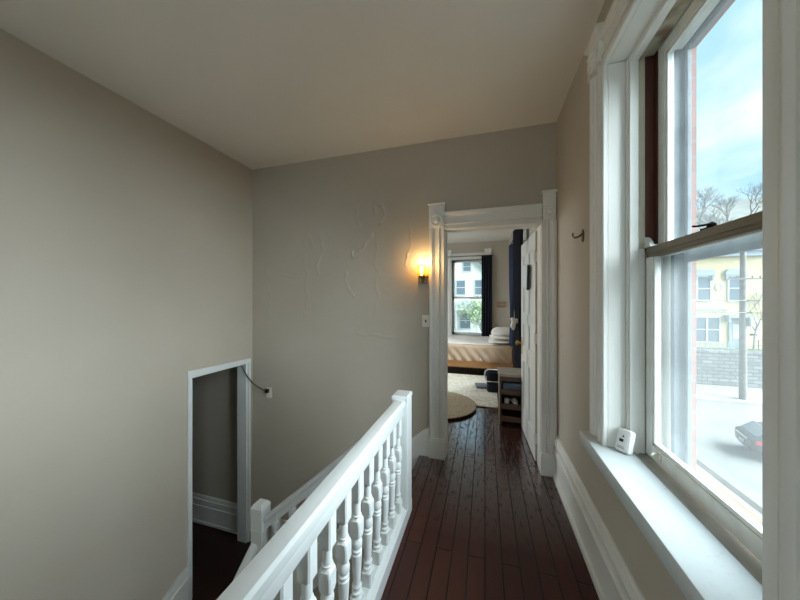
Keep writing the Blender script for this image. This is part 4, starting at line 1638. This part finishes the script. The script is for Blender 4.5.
# pale gabled house seen through the bedroom window
GY = 34.0
root = empty('gabled_house', (-1.9, GY + 4, -2.55), 'pale gabled house with a front porch seen through the bedroom window', 'house')
s = MB()
s.prism([(-5.6, -2.55), (1.6, -2.55), (1.6, 3.6), (-2.0, 7.0), (-5.6, 3.6)], 'y', GY, GY + 9)
place(s.build('wall', M['palehouse'], root), root)
s = MB()
s.prism([(-6.1, 3.15), (-2.0, 7.05), (2.1, 3.15), (2.1, 3.40), (-2.0, 7.32), (-6.1, 3.40)], 'y', GY - .5, GY + 9.3)
place(s.build('roof', M['roof'], root), root)
for xx in (-4.2, -2.7, -.6):
    house_window(root, xx, 2.9, .95, 1.6, GY, 1, False)
house_window(root, -2.0, 5.3, .8, 1.0, GY, 1, False)
house_window(root, -3.9, -.9, 1.1, 1.8, GY, 1, False)
house_window(root, -2.2, -.9, 1.1, 1.8, GY, 1, False)
s = MB()
s.prism([(-5.4, .6), (-2.0, 1.5), (1.4, .6), (1.4, .35), (-5.4, .35)], 'y', GY - 1.9, GY)
for xx in (-5.2, -3.1, -.9, 1.2):
    s.box(xx - .09, xx + .09, GY - 1.8, GY - 1.62, -2.55, .36)
s.box(-5.4, 1.4, GY - 1.9, GY, -2.55, -2.2)
place(s.build('porch', M['exttrim'], root), root)
root = empty('cream_house', (-12, GY + 4, -2.55), 'cream house left of the gabled house seen through the bedroom window', 'house')
s = MB().box(-16, -7.4, GY + .5, GY + 9, -2.55, 4.4)
place(s.build('wall', M['yellow'], root), root)
s = MB().prism([(-16.4, 4.4), (-7.0, 4.4), (-11.7, 7.6)], 'y', GY + .2, GY + 9.3)
place(s.build('roof', M['roof'], root), root)
house_window(root, -9.5, 2.4, 1.0, 1.7, GY + .5, 1, False)
house_window(root, -9.5, -.9, 1.0, 1.7, GY + .5, 1, False)


# trees
def branch(mb, p, d, ln, r_, depth, rnd, leaves=None):
    q = p + d * ln
    mb.tube([p, p.lerp(q, .5) + Vector((rnd.uniform(-1, 1), rnd.uniform(-1, 1), 0)) * ln * .06, q], [r_, r_ * .82, r_ * .62], 4 if depth < 3 else 7)
    if depth == 0:
        if leaves is not None: leaves.append(q)
        return
    for k in range(rnd.choice((3, 4))):
        nd = (d + Vector((rnd.uniform(-.8, .8), rnd.uniform(-.8, .8), rnd.uniform(-.1, .55)))).normalized()
        branch(mb, p.lerp(q, rnd.uniform(.6, 1)), nd, ln * rnd.uniform(.6, .82), r_ * .55, depth - 1, rnd, leaves)
        if leaves is not None and depth < 3: leaves.append(q)


protos = []
for sd in (3, 8, 21):
    rnd = random.Random(sd)
    mb = MB()
    branch(mb, Vector((0, 0, 0)), Vector((0, 0, 1)), 3.2, .20, 5, rnd)
    protos.append(mb)
rnd = random.Random(5)
made = {}
k = 0
for row, (yy_, n_) in enumerate(((48, 6), (58, 8), (68, 10))):
    for i in range(n_):
        xx = (20 + row * 5) + (24 + row * 5) * (i + rnd.uniform(-.12, .12)) / n_
        v_ = (yy_ - 44) / 70
        gz = -2.8 + 31 * (1 - (1 - v_) ** 2)
        pi_ = k % 3
        if pi_ not in made:
            o = protos[pi_].build('bare_tree', M['bark'], recalc=False)
            made[pi_] = o
        else:
            o = made[pi_].copy()
            col.objects.link(o)
        o.location = (xx, yy_ + rnd.uniform(-2, 2), gz)
        o.rotation_euler = (0, 0, rnd.uniform(0, 6))
        sc_ = rnd.uniform(.75, 1.0)
        o.scale = (sc_, sc_, sc_)
        tag(o, 'bare leafless tree on the wooded hill behind the yellow house', 'tree', 'bare trees on the hill')
        k += 1
# small bare street tree near the pole
rnd = random.Random(11)
mb = MB()
branch(mb, Vector((0, 0, 0)), Vector((.1, 0, 1)).normalized(), 2.2, .07, 4, rnd)
o = mb.build('bare_tree', M['bark'], recalc=False)
o.location = (20.8, 29.6 + .8, -2.56)
tag(o, 'young bare tree in front of the yellow house by the railing', 'tree')
# leafy green tree in front of the gabled house
rnd = random.Random(2)
root = empty('leafy_tree', (.7, 28.0, GZ + .16), 'fresh green leafy tree seen through the bedroom window', 'tree')
mb = MB()
lv = []
branch(mb, Vector((0, 0, 0)), Vector((0, 0, 1)), 2.6, .16, 4, rnd, lv)
mb.build('trunk', M['bark'], root, recalc=False)
mb = MB()
for p in lv:
    for q in range(9):
        c_ = p + Vector((rnd.gauss(0, .38), rnd.gauss(0, .38), rnd.gauss(0, .32)))
        a_ = Vector((rnd.gauss(0, 1), rnd.gauss(0, 1), rnd.gauss(0, 1))).normalized() * .13
        b_ = a_.cross(Vector((rnd.gauss(0, 1), rnd.gauss(0, 1), rnd.gauss(0, 1)))).normalized() * .07
        mb.add([c_ - a_, c_ + b_, c_ + a_, c_ - b_], [(0, 1, 2, 3)])
fo = mb.build('foliage', M['leaf'], root, recalc=False)
fo['kind'] = 'stuff'
